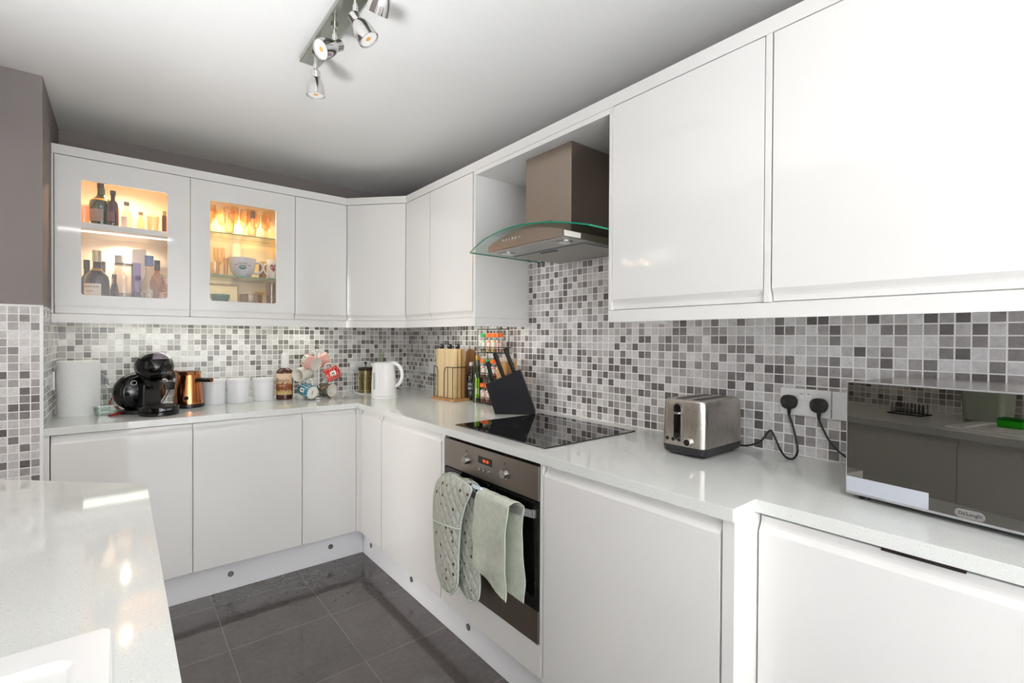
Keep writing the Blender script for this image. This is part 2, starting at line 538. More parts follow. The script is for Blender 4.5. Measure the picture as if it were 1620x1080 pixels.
# white edging strip on the tiled corner of the pier
mb = MB().box(XL - .010, XL + .0015, -.6565, -.650, .10, 1.42, .001).box(XW - .15, XL, -.6565, -.650, 1.415, 1.421, .001)
obj('trim_6', mb, WPLAST, kind='structure')

# ---------------------------------------------------------------- cabinets
def door_mesh(w, h, grip='top', t=.02):
    """door in local coords: x 0..w, y 0 (front) .. t, z 0..h ; J-pull edge"""
    r = .036
    if grip == 'top':
        pr = [(t, 0), (0, 0), (0, h - r), (.004, h - r + .006), (.0095, h - r + .013), (.0125, h - r + .02), (.0135, h - .001), (t, h)]
    elif grip == 'bottom':
        pr = [(t, h), (0, h), (0, r), (.004, r - .006), (.0095, r - .013), (.0125, r - .02), (.0135, .001), (t, 0)]
    else:
        pr = [(0, 0), (t, 0), (t, h), (0, h)]
    mb = MB()
    # prism is in xy -> map x:=y(depth), y:=z ; extrude along x
    m = Matrix(((0, 0, 1, 0), (1, 0, 0, 0), (0, 1, 0, 0), (0, 0, 0, 1)))
    mb.prism(pr, w, .0011, mx=m, seg=2)
    return mb

def face_mx(p, ux, z):
    """local x along ux, local y = depth into the unit"""
    ux = Vector(ux).normalized(); uy = Vector((0, 0, 1)).cross(ux)
    m = Matrix((ux, uy, (0, 0, 1))).transposed().to_4x4(); m.translation = Vector((p[0], p[1], z))
    return m

def put_door(parent, p, ux, w, z0, z1, grip, name='door', label=None):
    mb = door_mesh(w, z1 - z0, grip)
    bmesh.ops.transform(mb.bm, matrix=face_mx(p, ux, z0), verts=mb.bm.verts)
    return obj(name, mb, WHITE, parent, label=label, smooth=30)

FX = -.655; G = .0015; BD0, BD1 = .152, .874; PZ = .15; CT = .8786
def carcass(mb, x0, x1, y0, y1, z0, z1, front, t=.018, back=True):
    """open-fronted box of panels; front is 'x' (towards -x), 'y' (towards -y) or 'X' (+x)"""
    mb.box(x0, x1, y0, y1, z0, z0 + t); mb.box(x0, x1, y0, y1, z1 - t, z1)
    if front == 'y':
        mb.box(x0, x0 + t, y0, y1, z0, z1); mb.box(x1 - t, x1, y0, y1, z0, z1); mb.box(x0, x1, y1 - .008, y1, z0, z1)
    else:
        mb.box(x0, x1, y0, y0 + t, z0, z1); mb.box(x0, x1, y1 - t, y1, z0, z1)
        if front == 'x': mb.box(x1 - .008, x1, y0, y1, z0, z1)
        else: mb.box(x0, x0 + .008, y0, y1, z0, z1)

FY = -.655
specs = [(-1.975, -1.476, 'white gloss base cabinet furthest left on the back run, under the kitchen roll'),
         (-1.476, -.973, 'wide white gloss base cabinet under the three white canisters')]
for x0, x1, lab in specs:
    t = thing('base_cabinet', lab, 'cabinet', ((x0 + x1) / 2, FY / 2, PZ))
    mb = MB(); carcass(mb, x0, x1, FY + .021, -.03, PZ, CT, 'y')
    obj('body', mb, CARC, t, smooth=0)
    put_door(t, (x0 + G, FY), (1, 0, 0), x1 - x0 - 2 * G, BD0, BD1, 'top')
t = thing('filler_panel', 'thin white upright filler between the tiled pier and the first base cabinet', 'panel', (XL + .01, FY, 0))
obj('panel', MB().box(XL + .0005, -1.977, FY, FY + .05, 0.0, CT, .001), WHITE, t)
# corner unit with two doors
t = thing('corner_cabinet', 'L-shaped white corner base cabinet with one door on each side of the inner corner', 'cabinet', (-.35, -.35, PZ))
mb = MB()
mb.box(-.972, -.03, FY + .021, -.03, PZ, CT); mb.box(FX + .021, -.03, -.970, FY + .021, PZ, CT)
obj('body', mb, CARC, t, smooth=0)
put_door(t, (-.973 + G, FY), (1, 0, 0), .301 - G, BD0, BD1, 'top')
put_door(t, (FX, -.690), (0, -1, 0), .281 - G, BD0, BD1, 'top')
mb = MB().box(-.670, FX + .001, FY, FY + .02, BD0 - .002, CT, .0008).box(FX, FX + .02, -.688, FY, BD0 - .002, CT, .0008)
obj('corner_post', mb, WHITE, t)
# right run
for y0, y1, lab in ((-.971, -1.597, 'white gloss base cabinet left of the oven'), (-2.252, -2.865, 'white gloss base cabinet right of the oven, under the toaster')):
    t = thing('base_cabinet', lab, 'cabinet', (FX / 2, (y0 + y1) / 2, PZ))
    mb = MB(); carcass(mb, FX + .021, -.03, y1, y0, PZ, CT, 'x')
    obj('body', mb, CARC, t, smooth=0)
    put_door(t, (FX, y0 - .004), (0, -1, 0), y0 - y1 - .008, BD0, BD1, 'top')
# oven housing
t = thing('oven_housing', 'white cabinet housing around the built-in oven with a plain panel below it', 'cabinet', (FX / 2, -1.93, PZ))
mb = MB()
mb.box(FX + .001, -.03, -1.6275, -1.600, PZ, CT, .001); mb.box(FX + .001, -.03, -2.250, -2.2365, PZ, CT, .001)
mb.box(FX + .021, -.03, -2.2365, -1.6275, PZ, PZ + .018); mb.box(FX + .021, -.03, -2.2365, -1.6275, .240, .258)
obj('body', mb, CARC, t)
obj('bottom_panel', MB().box(FX, FX + .02, -2.235, -1.629, PZ + .002, .2615, .0012), WHITE, t)
# end panel at the step
t = thing('end_panel', 'white upright end panel where the deep worktop steps back', 'panel', (-.35, -2.881, 0))
obj('panel', MB().box(FX, -.03, -2.896, -2.867, 0, CT, .001), WHITE, t)
# integrated appliance with grip strip
AX = -.543
t = thing('dishwasher', 'integrated white-fronted dishwasher under the microwave with a dark grip strip', 'dishwasher', (-.3, -3.2, .1))
obj('body', MB().box(AX + .024, -.03, -3.497, -2.900, .1, CT), M('appliance_grey', (70, 72, 76), .4), t, smooth=0)
put_door(t, (AX, -2.900), (0, -1, 0), .596, .12, .868, 'top')
obj('grip_strip', MB().box(AX - .002, AX + .02, -3.27, -3.142, .8685, .8755, .001), M('dark_grip', (40, 30, 30), .25, .3), t)
t = thing('base_cabinet', 'white base cabinet right of the dishwasher, out towards the camera', 'cabinet', (-.3, -4.0, PZ))
mb = MB(); carcass(mb, AX + .021, -.03, -4.597, -3.500, PZ, CT, 'x')
obj('body', mb, CARC, t, smooth=0)
put_door(t, (AX, -3.502), (0, -1, 0), .545, BD0, BD1, 'top'); put_door(t, (AX, -4.050), (0, -1, 0), .545, BD0, BD1, 'top')

# plinths with round foot covers
PF = -.613
def plinth(lab, mb, dots):
    t = thing('plinth', lab, 'plinth', (0, 0, 0))
    obj('board', mb, M('plinth_white', (243, 244, 248), .35), t)
    for c, ax in dots:
        b = MB(); c = Vector(c); ax = Vector(ax)
        b.cyl(c, c + ax * .0025, .0135, 20); b.cyl(c + ax * .0025, c + ax * .003, .0105, 20, mat=1)
        obj('foot_cover', b, [M('dark_disc', (40, 40, 42), .3), M('grey_disc', (120, 120, 124), .3)], t)
plinth('white plinth board below the back run of base cabinets', MB().box(XL + .0, PF, PF, PF + .016, 0, PZ - .001, .001),
       [((-1.309, PF, .08), (0, -1, 0)), ((-.804, PF, .084), (0, -1, 0))])
plinth('white plinth board below the oven run', MB().box(PF, PF + .016, -2.866, PF - .0005, 0, PZ - .001, .001),
       [((PF, -.738, .082), (-1, 0, 0)), ((PF, -1.242, .082), (-1, 0, 0)), ((PF, -1.752, .082), (-1, 0, 0))])
plinth('white plinth board below the dishwasher', MB().box(AX + .05, AX + .066, -4.597, -2.897, 0, .099, .001), [])

# worktops
mb = MB()
pts = [(XL + .0005, -.0005), (XL + .0005, -.666), (-.666, -.666), (-.666, -2.897), (-.554, -2.897), (-.554, -4.6), (-.0005, -4.6), (-.0005, -.0005)]
mb.prism(pts, .91 - CT, .0015, mx=Matrix.Translation((0, 0, CT)))
obj('worktop', mb, TOP, label='pale speckled stone worktop running along the back wall and past the hob', cat='worktop', smooth=30)
LX = -1.693
mb = MB()
BX0, BX1, BY0, BY1 = -2.16, -1.80, -3.72, -3.36   # bowl cut-out
pl = [(XW + .001, -1.302), (-2.27, -1.302), (-1.725, -1.822), (-1.702, -1.848), (LX, -1.885), (LX, BY1), (XW + .001, BY1)]
mb.prism(pl, .91 - CT, 0, mx=Matrix.Translation((0, 0, CT)))
mb.box(XW + .001, BX0, BY0, BY1, CT, .91); mb.box(BX1, LX, BY0, BY1, CT, .91); mb.box(XW + .001, LX, -4.8, BY0, CT, .91)
obj('worktop', mb, TOP, label='pale speckled stone worktop in the left foreground around the white sink', cat='worktop', smooth=0)
# base cabinets under the sink side
labs = ['white base cabinet under the angled end of the sink worktop', 'white base cabinet beneath the sink drainer', 'white base cabinet beneath the sink bowl', 'white base cabinet nearest the back door on the sink side']
for i, (y0, y1) in enumerate(((-1.95, -2.68), (-2.68, -3.28), (-3.28, -3.88), (-3.88, -4.48))):
    t = thing('base_cabinet', labs[i], 'cabinet', (-2.0, (y0 + y1) / 2, PZ))
    mb = MB()
    mb.box(XW + .02, LX - .04, y1, y0, PZ, PZ + .018); mb.box(XW + .02, LX - .04, y0 - .018, y0, PZ, CT); mb.box(XW + .02, LX - .04, y1, y1 + .018, PZ, CT); mb.box(XW + .02, XW + .03, y1, y0, PZ, CT)
    obj('body', mb, CARC, t, smooth=0)
    put_door(t, (LX - .018, y1 + G), (0, 1, 0), y0 - y1 - 2 * G, BD0, BD1, 'top')
plinth('white plinth board under the sink-side cabinets', MB().box(LX - .07, LX - .054, -4.48, -1.95, 0, PZ - .001, .001), [])

# sink
t = thing('sink', 'white inset sink with ribbed drainer in the left foreground worktop', 'sink', (-1.98, -3.1, .91))
WS = M('white_sink', (240, 240, 240), .18)
mb = MB(); SX0, SX1, SY0, SY1 = -2.22, -1.753, -3.80, -2.613
ix0, ix1, iy1 = -2.18, -1.792, -2.668
def rr_(w, d, r, z, cx, cy, n=5):
    P_ = []
    for ax_, ay_, a0 in ((w / 2 - r, d / 2 - r, 0), (-w / 2 + r, d / 2 - r, PI / 2), (-w / 2 + r, -d / 2 + r, PI), (w / 2 - r, -d / 2 + r, 1.5 * PI)):
        for k in range(n + 1):
            a = a0 + k * PI / 2 / n; P_.append((cx + ax_ + r * math.cos(a), cy + ay_ + r * math.sin(a), z))
    return P_
ow, od, ocx, ocy = SX1 - SX0, SY1 - SY0, (SX0 + SX1) / 2, (SY0 + SY1) / 2
iy0 = SY0 + .04; iw, id_, icx, icy = ix1 - ix0, iy1 - iy0, (ix0 + ix1) / 2, (iy0 + iy1) / 2
rg = [rr_(iw, id_, .02, .9102, icx, icy), rr_(ow, od, .012, .9102, ocx, ocy), rr_(ow, od, .012, .9165, ocx, ocy), rr_(ow - .006, od - .006, .011, .9195, ocx, ocy), rr_(iw + .010, id_ + .010, .024, .9195, icx, icy), rr_(iw, id_, .02, .9150, icx, icy), rr_(iw, id_, .02, .9102, icx, icy)]
b = bmesh.new(); V_ = [[b.verts.new(p) for p in r] for r in rg]
for a_, c_ in zip(V_, V_[1:]):
    for k in range(len(a_)): b.faces.new((a_[k], a_[(k + 1) % len(a_)], c_[(k + 1) % len(a_)], c_[k]))
bmesh.ops.recalc_face_normals(b, faces=b.faces[:]); mb.add(b)
mb.box(SX0 + .02, SX1 - .02, BY1, BY1 + .06, .9102, .9185, .003)
obj('rim', mb, WS, t)
mb = MB().box(ix0 - .003, ix1 + .003, BY1 + .05, iy1 + .003, .9102, .913)
for k in range(9):
    x = ix0 + .04 + k * .036
    mb.box(x, x + .008, BY1 + .10, iy1 - .05, .9125, .9165, .0016)
obj('drainer', mb, WS, t)
mb = MB()
mb.box(BX0 + .001, BX0 + .008, BY0, BY1, .75, .914, .002); mb.box(BX1 - .008, BX1 - .001, BY0, BY1, .75, .914, .002)
mb.box(BX0, BX1, BY0 + .001, BY0 + .008, .75, .914, .002); mb.box(BX0, BX1, BY1 - .008, BY1 - .001, .75, .914, .002); mb.box(BX0, BX1, BY0, BY1, .745, .752, .002)
obj('bowl', mb, WS, t)

# ---------------------------------------------------------------- wall units
UF = -.356; UZ0, UZ1 = 1.399, 2.140; UD0, UD1 = 1.401, 2.137
WI = -.021
# left end filler
obj('filler_panel', MB().box(XL + .0005, -1.9875, UF, -.02, UZ0, UZ1, .001), WHITE, label='thin white side panel between the grey pier and the first glass-door cabinet', cat='panel')
def glass_unit(x0, x1, ox0, ox1, lab, shelves):
    t = thing('wall_cabinet', lab, 'cabinet', ((x0 + x1) / 2, -.18, UZ0))
    mb = MB(); carcass(mb, x0, x1, UF + .022, -.012, UZ0, UZ1, 'y')
    obj('body', mb, WARMIN, t, smooth=0)
    # door frame with round-cornered opening
    z0, z1 = 1.490, 2.036; cx0, cx1 = x0 + G, x1 - G
    b = bmesh.new()
    def ring(y, r, dx=0):
        P_ = []
        for (cx, cz, a0) in ((ox1 - r, z1 - r, 0), (ox0 + r, z1 - r, PI / 2), (ox0 + r, z0 + r, PI), (ox1 - r, z0 + r, 1.5 * PI)):
            for k in range(5):
                a = a0 + k * PI / 8
                P_.append((cx + (r + dx) * math.cos(a), y, cz + (r + dx) * math.sin(a)))
        return P_
    def quad_ring(y):
        P_ = []
        for (cx, cz) in ((cx1, UD1), (cx0, UD1), (cx0, UD0 + .036), (cx1, UD0 + .036)):
            for k in range(5): P_.append((cx, y, cz))
        return P_
    inn_f = [b.verts.new(p) for p in ring(UF, .012)]; inn_b = [b.verts.new(p) for p in ring(UF + .018, .012)]
    N = len(inn_f)
    oc = [(cx1, UD1), (cx0, UD1), (cx0, UD0 + .036), (cx1, UD0 + .036)]
    for y, inn in ((UF, inn_f), (UF + .018, inn_b)):
        ov = [b.verts.new((c[0], y, c[1])) for c in oc]
        for q in range(4):
            for k in range(4):
                b.faces.new((ov[q], inn[q * 5 + k], inn[q * 5 + k + 1]))
            b.faces.new((ov[q], inn[q * 5 + 4], inn[(q * 5 + 5) % N], ov[(q + 1) % 4]))
        if y == UF: of = ov
        else: ob = ov
    for k in range(N): b.faces.new((inn_f[k], inn_f[(k + 1) % N], inn_b[(k + 1) % N], inn_b[k]))
    for k in range(4): b.faces.new((of[k], of[(k + 1) % 4], ob[(k + 1) % 4], ob[k]))
    bmesh.ops.recalc_face_normals(b, faces=b.faces[:])
    mb = MB(); mb.add(b)
    mb.box(cx0, cx1, UF + .0125, UF + .02, UD0, UD0 + .037, .001)
    d = obj('door', mb, WHITE, t, smooth=30)
    obj('glass_pane', MB().box(ox0 - .004, ox1 + .004, UF + .006, UF + .010, z0 - .004, z1 + .004), PANE, d, smooth=0)
    for z, kind in shelves:
        if kind == 'board':
            obj('shelf', MB().box(x0 + .018, x1 - .018, UF + .035, -.02, z - .030, z, .001), CARC, t)
        else:
            obj('shelf', MB().box(x0 + .018, x1 - .018, UF + .045, -.02, z - .006, z).box(x0 + .018, x1 - .018, UF + .0435, UF + .045, z - .006, z, mat=1), [GSHELF, GEDGE], t, smooth=0)
    # little lamp under the top board
    xc = (ox0 + ox1) / 2
    obj('cabinet_lamp', MB().lathe([(0, 0), (.032, 0), (.034, .004), (.034, .012), (0, .012)], 24, (xc, -.20, UZ1 - .031)), CHROMED, t)
    obj('bulb', MB().lathe([(0, 0), (.024, 0), (.024, .001), (0, .001)], 20, (xc, -.20, UZ1 - .0325)), emis('warm_bulb', (255, 205, 140), 8), t)
    return t
glass_unit(-1.986, -1.459, -1.892, -1.558, 'white wall cabinet with a lit glass door full of spirit bottles', [(1.843, 'board')])
glass_unit(-1.459, -.933, -1.369, -1.038, 'white wall cabinet with a lit glass door showing mugs and glasses', [(1.877, 'glass'), (1.640, 'glass')])
t = thing('wall_cabinet', 'narrow plain white wall cabinet right of the glass-door cabinets', 'cabinet', (-.777, -.18, UZ0))
obj('body', MB().box(-.932, -.622, UF + .021, -.012, UZ0, UZ1), CARC, t, smooth=0)
put_door(t, (-.933 + G, UF), (1, 0, 0), .309, UD0, UD1, 'bottom')
# diagonal corner unit
A = Vector((-.621, UF)); B = Vector((UF, -.653))
t = thing('corner_wall_cabinet', 'white wall cabinet set diagonally across the corner', 'cabinet', (-.3, -.3, UZ0))
dd = (B - A).normalized(); nn = Vector((-dd.y, dd.x)) * .021
mb = MB().prism([(-.6215, -.012), (-.6215, A.y + nn.y), (A.x + nn.x, A.y + nn.y), (B.x + nn.x, B.y + nn.y), (B.x + nn.x, -.6525), (-.012, -.6525), (-.012, -.012)], UZ1 - UZ0, mx=Matrix.Translation((0, 0, UZ0)))
obj('body', mb, CARC, t, smooth=0)
put_door(t, A + dd * .003, (dd.x, dd.y, 0), (B - A).length - .006, UD0, UD1, 'bottom')
for y0, y1, yb, lab in ((-.653, -.956, -.956, 'narrow white wall cabinet right of the diagonal corner unit'), (-.956, -1.392, -1.4175, 'white wall cabinet beside the extractor recess, above the spice rack')):
    t = thing('wall_cabinet', lab, 'cabinet', (-.18, (y0 + y1) / 2, UZ0))
    obj('body', MB().box(UF + .021, -.012, yb + .0185 if yb < -1.4 else yb + .0005, y0 - .0005, UZ0, UZ1), CARC, t, smooth=0)
    put_door(t, (UF, y0 - G), (0, -1, 0), y0 - y1 - 2 * G, UD0, UD1, 'bottom')
    if yb < -1.4:
        obj('side_panel', MB().box(UF, -.001, yb, yb + .018, UZ0, UZ1, .001), WHITE, t)
# right hand pair
t = thing('wall_cabinet', 'white wall cabinet right of the extractor hood, above the toaster', 'cabinet', (-.18, -2.55, UZ0))
obj('body', MB().box(UF + .021, -.012, -2.832, -2.2925, UZ0, UZ1), CARC, t, smooth=0)
obj('side_panel', MB().box(UF, -.001, -2.2895, -2.2745, UZ0, UZ1, .001), WHITE, t)
put_door(t, (UF, -2.291), (0, -1, 0), .532, UD0, UD1, 'bottom')
obj('side_panel', MB().box(UF, UF + .02, -2.8425, -2.8255, UZ0, UZ1, .001), WHITE, t)
for y0, y1, lab in ((-2.845, -3.42, 'white wall cabinet above the microwave'), (-3.42, -4.0, 'white wall cabinet nearest the camera on the right wall')):
    t = thing('wall_cabinet', lab, 'cabinet', (-.18, (y0 + y1) / 2, UZ0))
    obj('body', MB().box(UF + .021, -.012, y1 + .0005, y0 - .0005 + (.012 if y0 > -3 else 0), UZ0, UZ1), CARC, t, smooth=0)
    put_door(t, (UF, y0 - G), (0, -1, 0), y0 - y1 - 2 * G, UD0, UD1, 'bottom')
# board over the extractor recess
obj('bridging_board', MB().box(UF + .001, -.009, -2.274, -1.418, 2.118, UZ1 - .0005, .001), CARC, label='white board closing the top of the extractor recess', cat='board')
# cornice and light pelmets
def strip(path, z0, z1, t, mat=WHITE):
    """mitred strip following the face line (path runs clockwise seen from above, room on the right)"""
    P_ = [Vector(p) for p in path]; mb = MB(); out = []
    for i, p in enumerate(P_):
        a = (P_[i] - P_[i - 1]).normalized() if i else (P_[1] - P_[0]).normalized()
        c = (P_[i + 1] - P_[i]).normalized() if i < len(P_) - 1 else a
        na = Vector((-a.y, a.x)); nc = Vector((-c.y, c.x)); m = (na + nc).normalized()
        out.append(p + m * (t / max(.3, m.dot(na))))
    b = bmesh.new()
    for i in range(len(P_) - 1):
        q = [P_[i], P_[i + 1], out[i + 1], out[i]]
        lo = [b.verts.new((v.x, v.y, z0)) for v in q]; hi = [b.verts.new((v.x, v.y, z1)) for v in q]
        b.faces.new(lo); b.faces.new(hi)
        for k in range(4): b.faces.new((lo[k], lo[(k + 1) % 4], hi[(k + 1) % 4], hi[k]))
    bmesh.ops.recalc_face_normals(b, faces=b.faces[:])
    mb.add(b)
    return mb
facep = [(XL + .001, UF), (-.621, UF), (UF, -.653), (UF, -4.0)]
obj('cornice', strip(facep, UZ1 + .0005, 2.184, .10), WHITE, label='white cornice running along the tops of all the wall cabinets', cat='cornice', smooth=0)
obj('pelmet', strip([(XL + .001, UF), (-.621, UF), (UF, -.653), (UF, -1.4175), (-.001, -1.4175)], 1.356, UZ0 - .0012, .018), WHITE, label='white pelmet under the back wall cabinets, turning back at the extractor recess', cat='pelmet', smooth=0)
obj('pelmet', strip([(-.001, -2.2745), (UF, -2.2745), (UF, -4.0)], 1.356, UZ0 - .0012, .018), WHITE, label='white pelmet under the right-hand wall cabinets above the toaster', cat='pelmet', smooth=0)

# ---------------------------------------------------------------- hob, oven, hood
t = thing('induction_hob', 'black glass induction hob set into the worktop above the oven', 'hob', (-.345, -1.912, .91))
obj('glass_top', MB().box(-.600, -.090, -2.202, -1.622, .9103, .9145, .0012), M('hob_glass', (7, 7, 8), .015, Specular_IOR_Level=1.0), t)
HG = M('hob_marking', (70, 70, 72), .3)
for cx, cy, r in ((-.22, -1.77, .09), (-.45, -1.77, .07), (-.22, -2.06, .07), (-.45, -2.06, .09)):
    b = bmesh.new()
    v1, v2 = ([b.verts.new((cx + q * math.cos(2 * PI * k / 48), cy + q * math.sin(2 * PI * k / 48), .9147)) for k in range(48)] for q in (r, r - .0012))
    for k in range(48): b.faces.new((v1[k], v1[(k + 1) % 48], v2[(k + 1) % 48], v2[k]))
    mb = MB(); mb.add(b)
    obj('zone_ring', mb, HG, t, smooth=0)

OX = -.660; OY0, OY1 = -1.629, -2.2355
t = thing('built_in_oven', 'stainless and black glass built-in oven with two cloths over its handle', 'oven', (-.35, -1.93, .26))
obj('body', MB().box(FX + .02, -.08, OY1 + .008, OY0 - .008, .262, .868), M('oven_body', (40, 40, 42), .4), t, smooth=0)
p = obj('control_panel', MB().box(OX, OX + .02, OY1 + .0005, OY0 - .0005, .748, .8655, .0015), STEEL, t)
d = obj('door', MB().box(OX + .001, OX + .02, OY1 + .0005, OY0 - .0005, .378, .7445, .0015), BLACKG, t)
obj('lower_trim', MB().box(OX, OX + .02, OY1 + .0005, OY0 - .0005, .266, .3765, .0015), STEEL, t)
# knobs, display, buttons
for y in (-1.804, -2.054):
    mb = MB().cyl((OX - .0005, y, .8035), (OX - .002, y, .8035), .0215, 28).cyl((OX - .002, y, .8035), (OX - .016, y, .8035), .0185, 28, r2=.0165)
    mb.box(OX - .0175, OX - .0155, y - .0022, y + .0022, .7875, .8185, .0006)
    obj('knob', mb, CHROMED, p)
    mb = MB().cyl((OX, y + .001, .838), (OX - .0006, y + .001, .838), .0042, 12).box(OX - .0006, OX, y - .002, y + .004, .8285, .8295)
    obj('symbol', mb, M('dark_print', (50, 46, 44), .4), p, smooth=0)
obj('display', MB().box(OX - .001, OX + .001, -1.974, -1.884, .808, .836, .0004), BLACKG, p)
RX = Matrix(((0, 0, -1, 0), (-1, 0, 0, 0), (0, 1, 0, 0), (0, 0, 0, 1)))   # text facing -x : local x -> -y, y -> z
def rx(x, y, z):
    m = RX.copy(); m.translation = Vector((x, y, z)); return m
text('display_digits', '10 10', .017, rx(OX - .0014, -1.934, .8215), emis('orange_digits', (255, 110, 45), 1.6), p)
for y in (-1.899, -1.928, -1.957):
    obj('button', MB().cyl((OX, y, .787), (OX - .006, y, .787), .0065, 18, r2=.0058), CHROMED, p)
# bowed handle
mb = MB(); rows = []
K = 24; hz0, hz1 = .6905, .7165
def hx(tt): return OX - .006 - .040 * (1 - abs(2 * tt - 1) ** 2.6)
for k in range(K + 1):
    tt = k / K; y = -1.650 + tt * (-2.215 + 1.650); x = hx(tt)
    rows.append([(x, y, hz0), (x - .006, y, hz0 + .001), (x - .006, y, hz1 - .001), (x, y, hz1), (x, y, hz0)])
mb.grid(rows)
mb.box(OX - .011, OX + .001, -1.656, -1.642, hz0, hz1, .001); mb.box(OX - .011, OX + .001, -2.223, -2.209, hz0, hz1, .001)
obj('handle', mb, M('handle_metal', (196, 196, 200), .28, .85), d)

# cloths over the handle --------------------------------------------------
HXC = OX - .052          # front face of the bar
def quilt_mat():
    t = NT('quilted_cotton')
    uv = t.n('ShaderNodeUVMap').outputs[0]
    sp = t.n('ShaderNodeSeparateXYZ'); t.l(uv, sp.inputs[0])
    a = t.math('ADD', sp.outputs[0], t.math('MULTIPLY', sp.outputs[1], .75)); c_ = t.math('SUBTRACT', sp.outputs[0], t.math('MULTIPLY', sp.outputs[1], .75))
    s1 = t.math('ABSOLUTE', t.math('SINE', t.math('MULTIPLY', a, PI / .042))); s2 = t.math('ABSOLUTE', t.math('SINE', t.math('MULTIPLY', c_, PI / .042)))
    h = t.math('POWER', t.math('MULTIPLY', s1, s2), .4)
    vo = t.n('ShaderNodeTexVoronoi'); t.l(uv, vo.inputs['Vector']); vo.inputs['Scale'].default_value = 24; vo.inputs['Randomness'].default_value = .35
    m = t.math('LESS_THAN', vo.outputs['Distance'], .16)
    n = t.noise(uv, 60, 3, .6)
    b0 = t.mix(n, lin((168, 171, 160)), lin((190, 193, 183)))
    c = t.mix(m, b0, lin((92, 66, 50)))
    b = t.bsdf(c, .9)
    t.bump(b, h, .9, .006)
    return t.m
QU = quilt_mat(); BIND = M('pale_binding', (190, 200, 190), .85)
def pad_rows(outline_l, outline_r, x0, bulge, nrow=36, ncol=14, wav=.0):
    """rows between left and right outlines given as (z -> y) point lists from top to bottom"""
    def ev(L, s):
        k = s * (len(L) - 1); i = min(int(k), len(L) - 2); f = k - i
        # catmull-rom
        p = [Vector(L[max(i - 1, 0)]), Vector(L[i]), Vector(L[i + 1]), Vector(L[min(i + 2, len(L) - 1)])]
        return .5 * ((2 * p[1]) + (p[2] - p[0]) * f + (2 * p[0] - 5 * p[1] + 4 * p[2] - p[3]) * f * f + (3 * p[1] - p[0] - 3 * p[2] + p[3]) * f ** 3)
    rows = []; uvs = []
    for i in range(nrow + 1):
        s = i / nrow; l = ev(outline_l, s); r = ev(outline_r, s); row = []; uv = []
        for j in range(ncol + 1):
            u = j / ncol; q = l.lerp(r, u)
            e = math.sin(PI * u) ** .5 * min(1., math.sin(PI * min(1, max(0, s * .98 + .01))) ** .3)
            row.append((q.x - bulge * e + wav * math.sin(9 * u + 5 * s), q.y, q.z)); uv.append((-q.y, q.z))
        rows.append(row); uvs.append(uv)
    return rows, uvs
def pad(name, L, R_, x0, bulge, mats, parent, thick=.010, pocket=None):
    L = [(x0 + (p[2] if len(p) > 2 else 0), p[0], p[1]) for p in L]; R_ = [(x0 + (p[2] if len(p) > 2 else 0), p[0], p[1]) for p in R_]
    rows, uvs = pad_rows(L, R_, x0, bulge)
    mb = MB(); mb.grid(rows, uvs=uvs)
    o = obj(name, mb, mats[0], parent, smooth=60)
    md = o.modifiers.new('thickness', 'SOLIDIFY'); md.thickness = thick; md.offset = 1
    rim = [r[0] for r in rows] + list(rows[-1][1:-1]) + [r[-1] for r in rows[::-1]]
    rim = [Vector(q) + Vector((thick * .0 - .001, 0, 0)) for q in rim]
    pts = rim[::2] + [rim[-1]]
    obj('binding', MB().tube(pts, .0042, 8), mats[1], o, smooth=60)
    return o, rows
t = thing('oven_glove', 'grey-green quilted double oven glove with tiny brown motifs, folded over the oven handle', 'oven glove', (HXC, -1.80, .28))
# rear pad hangs behind and to the right
L2 = [(-1.83, .712), (-1.80, .62), (-1.80, .5), (-1.80, .40), (-1.815, .335), (-1.86, .300), (-1.895, .295)]
R2 = [(-1.925, .732), (-1.935, .66), (-1.935, .55), (-1.950, .46), (-1.965, .38), (-1.955, .318), (-1.915, .295)]
pad('rear_pad', [(a, b, .012) for a, b in L2], [(a, b, .012) for a, b in R2], HXC - .006, .012, (QU, BIND), t)
# front pad with a pocket seam
L1 = [(-1.735, .742, .012), (-1.700, .700), (-1.680, .640), (-1.676, .560), (-1.685, .45), (-1.700, .35), (-1.735, .300), (-1.765, .287)]
R1 = [(-1.800, .752, .014), (-1.925, .740, .010), (-1.942, .718, .004), (-1.905, .650), (-1.878, .56), (-1.867, .44), (-1.860, .34), (-1.815, .287)]
po, rows = pad('front_pad', L1, R1, HXC - .026, .014, (QU, BIND), t)
i = 18
seam = [Vector(q) + Vector((-.0055, 0, 0)) for q in rows[i]]
seam = [(q.x, q.y, q.z + .040 - .085 * k / len(seam)) for k, q in enumerate(seam)]
obj('pocket_hem', MB().tube(seam, .003, 8), BIND, po, smooth=60)
# band folded over the bar
rows = []; uvs = []
for k in range(15):
    a = PI * k / 14
    rr = .016
    xx = HXC + .010 - rr * 1.7 * math.cos(a); zz = .722 + rr * 1.5 * math.sin(a)
    y0 = -1.735 - .0 * k; y1 = -1.885 - .04 * k / 14
    rows.append([(xx, y0 + (y1 - y0) * j / 10, zz + .004 * math.sin(j)) for j in range(11)]); uvs.append([(-(y0 + (y1 - y0) * j / 10), k * .006) for j in range(11)])
mb = MB(); mb.grid(rows, uvs=uvs)
o = obj('fold', mb, QU, t, smooth=60)
md = o.modifiers.new('thickness', 'SOLIDIFY'); md.thickness = .008
obj('hanging_loop', MB().box(HXC - .010, HXC + .003, -1.985, -1.925, .733, .745, .003), M('loop_tape', (206, 218, 226), .8), t)

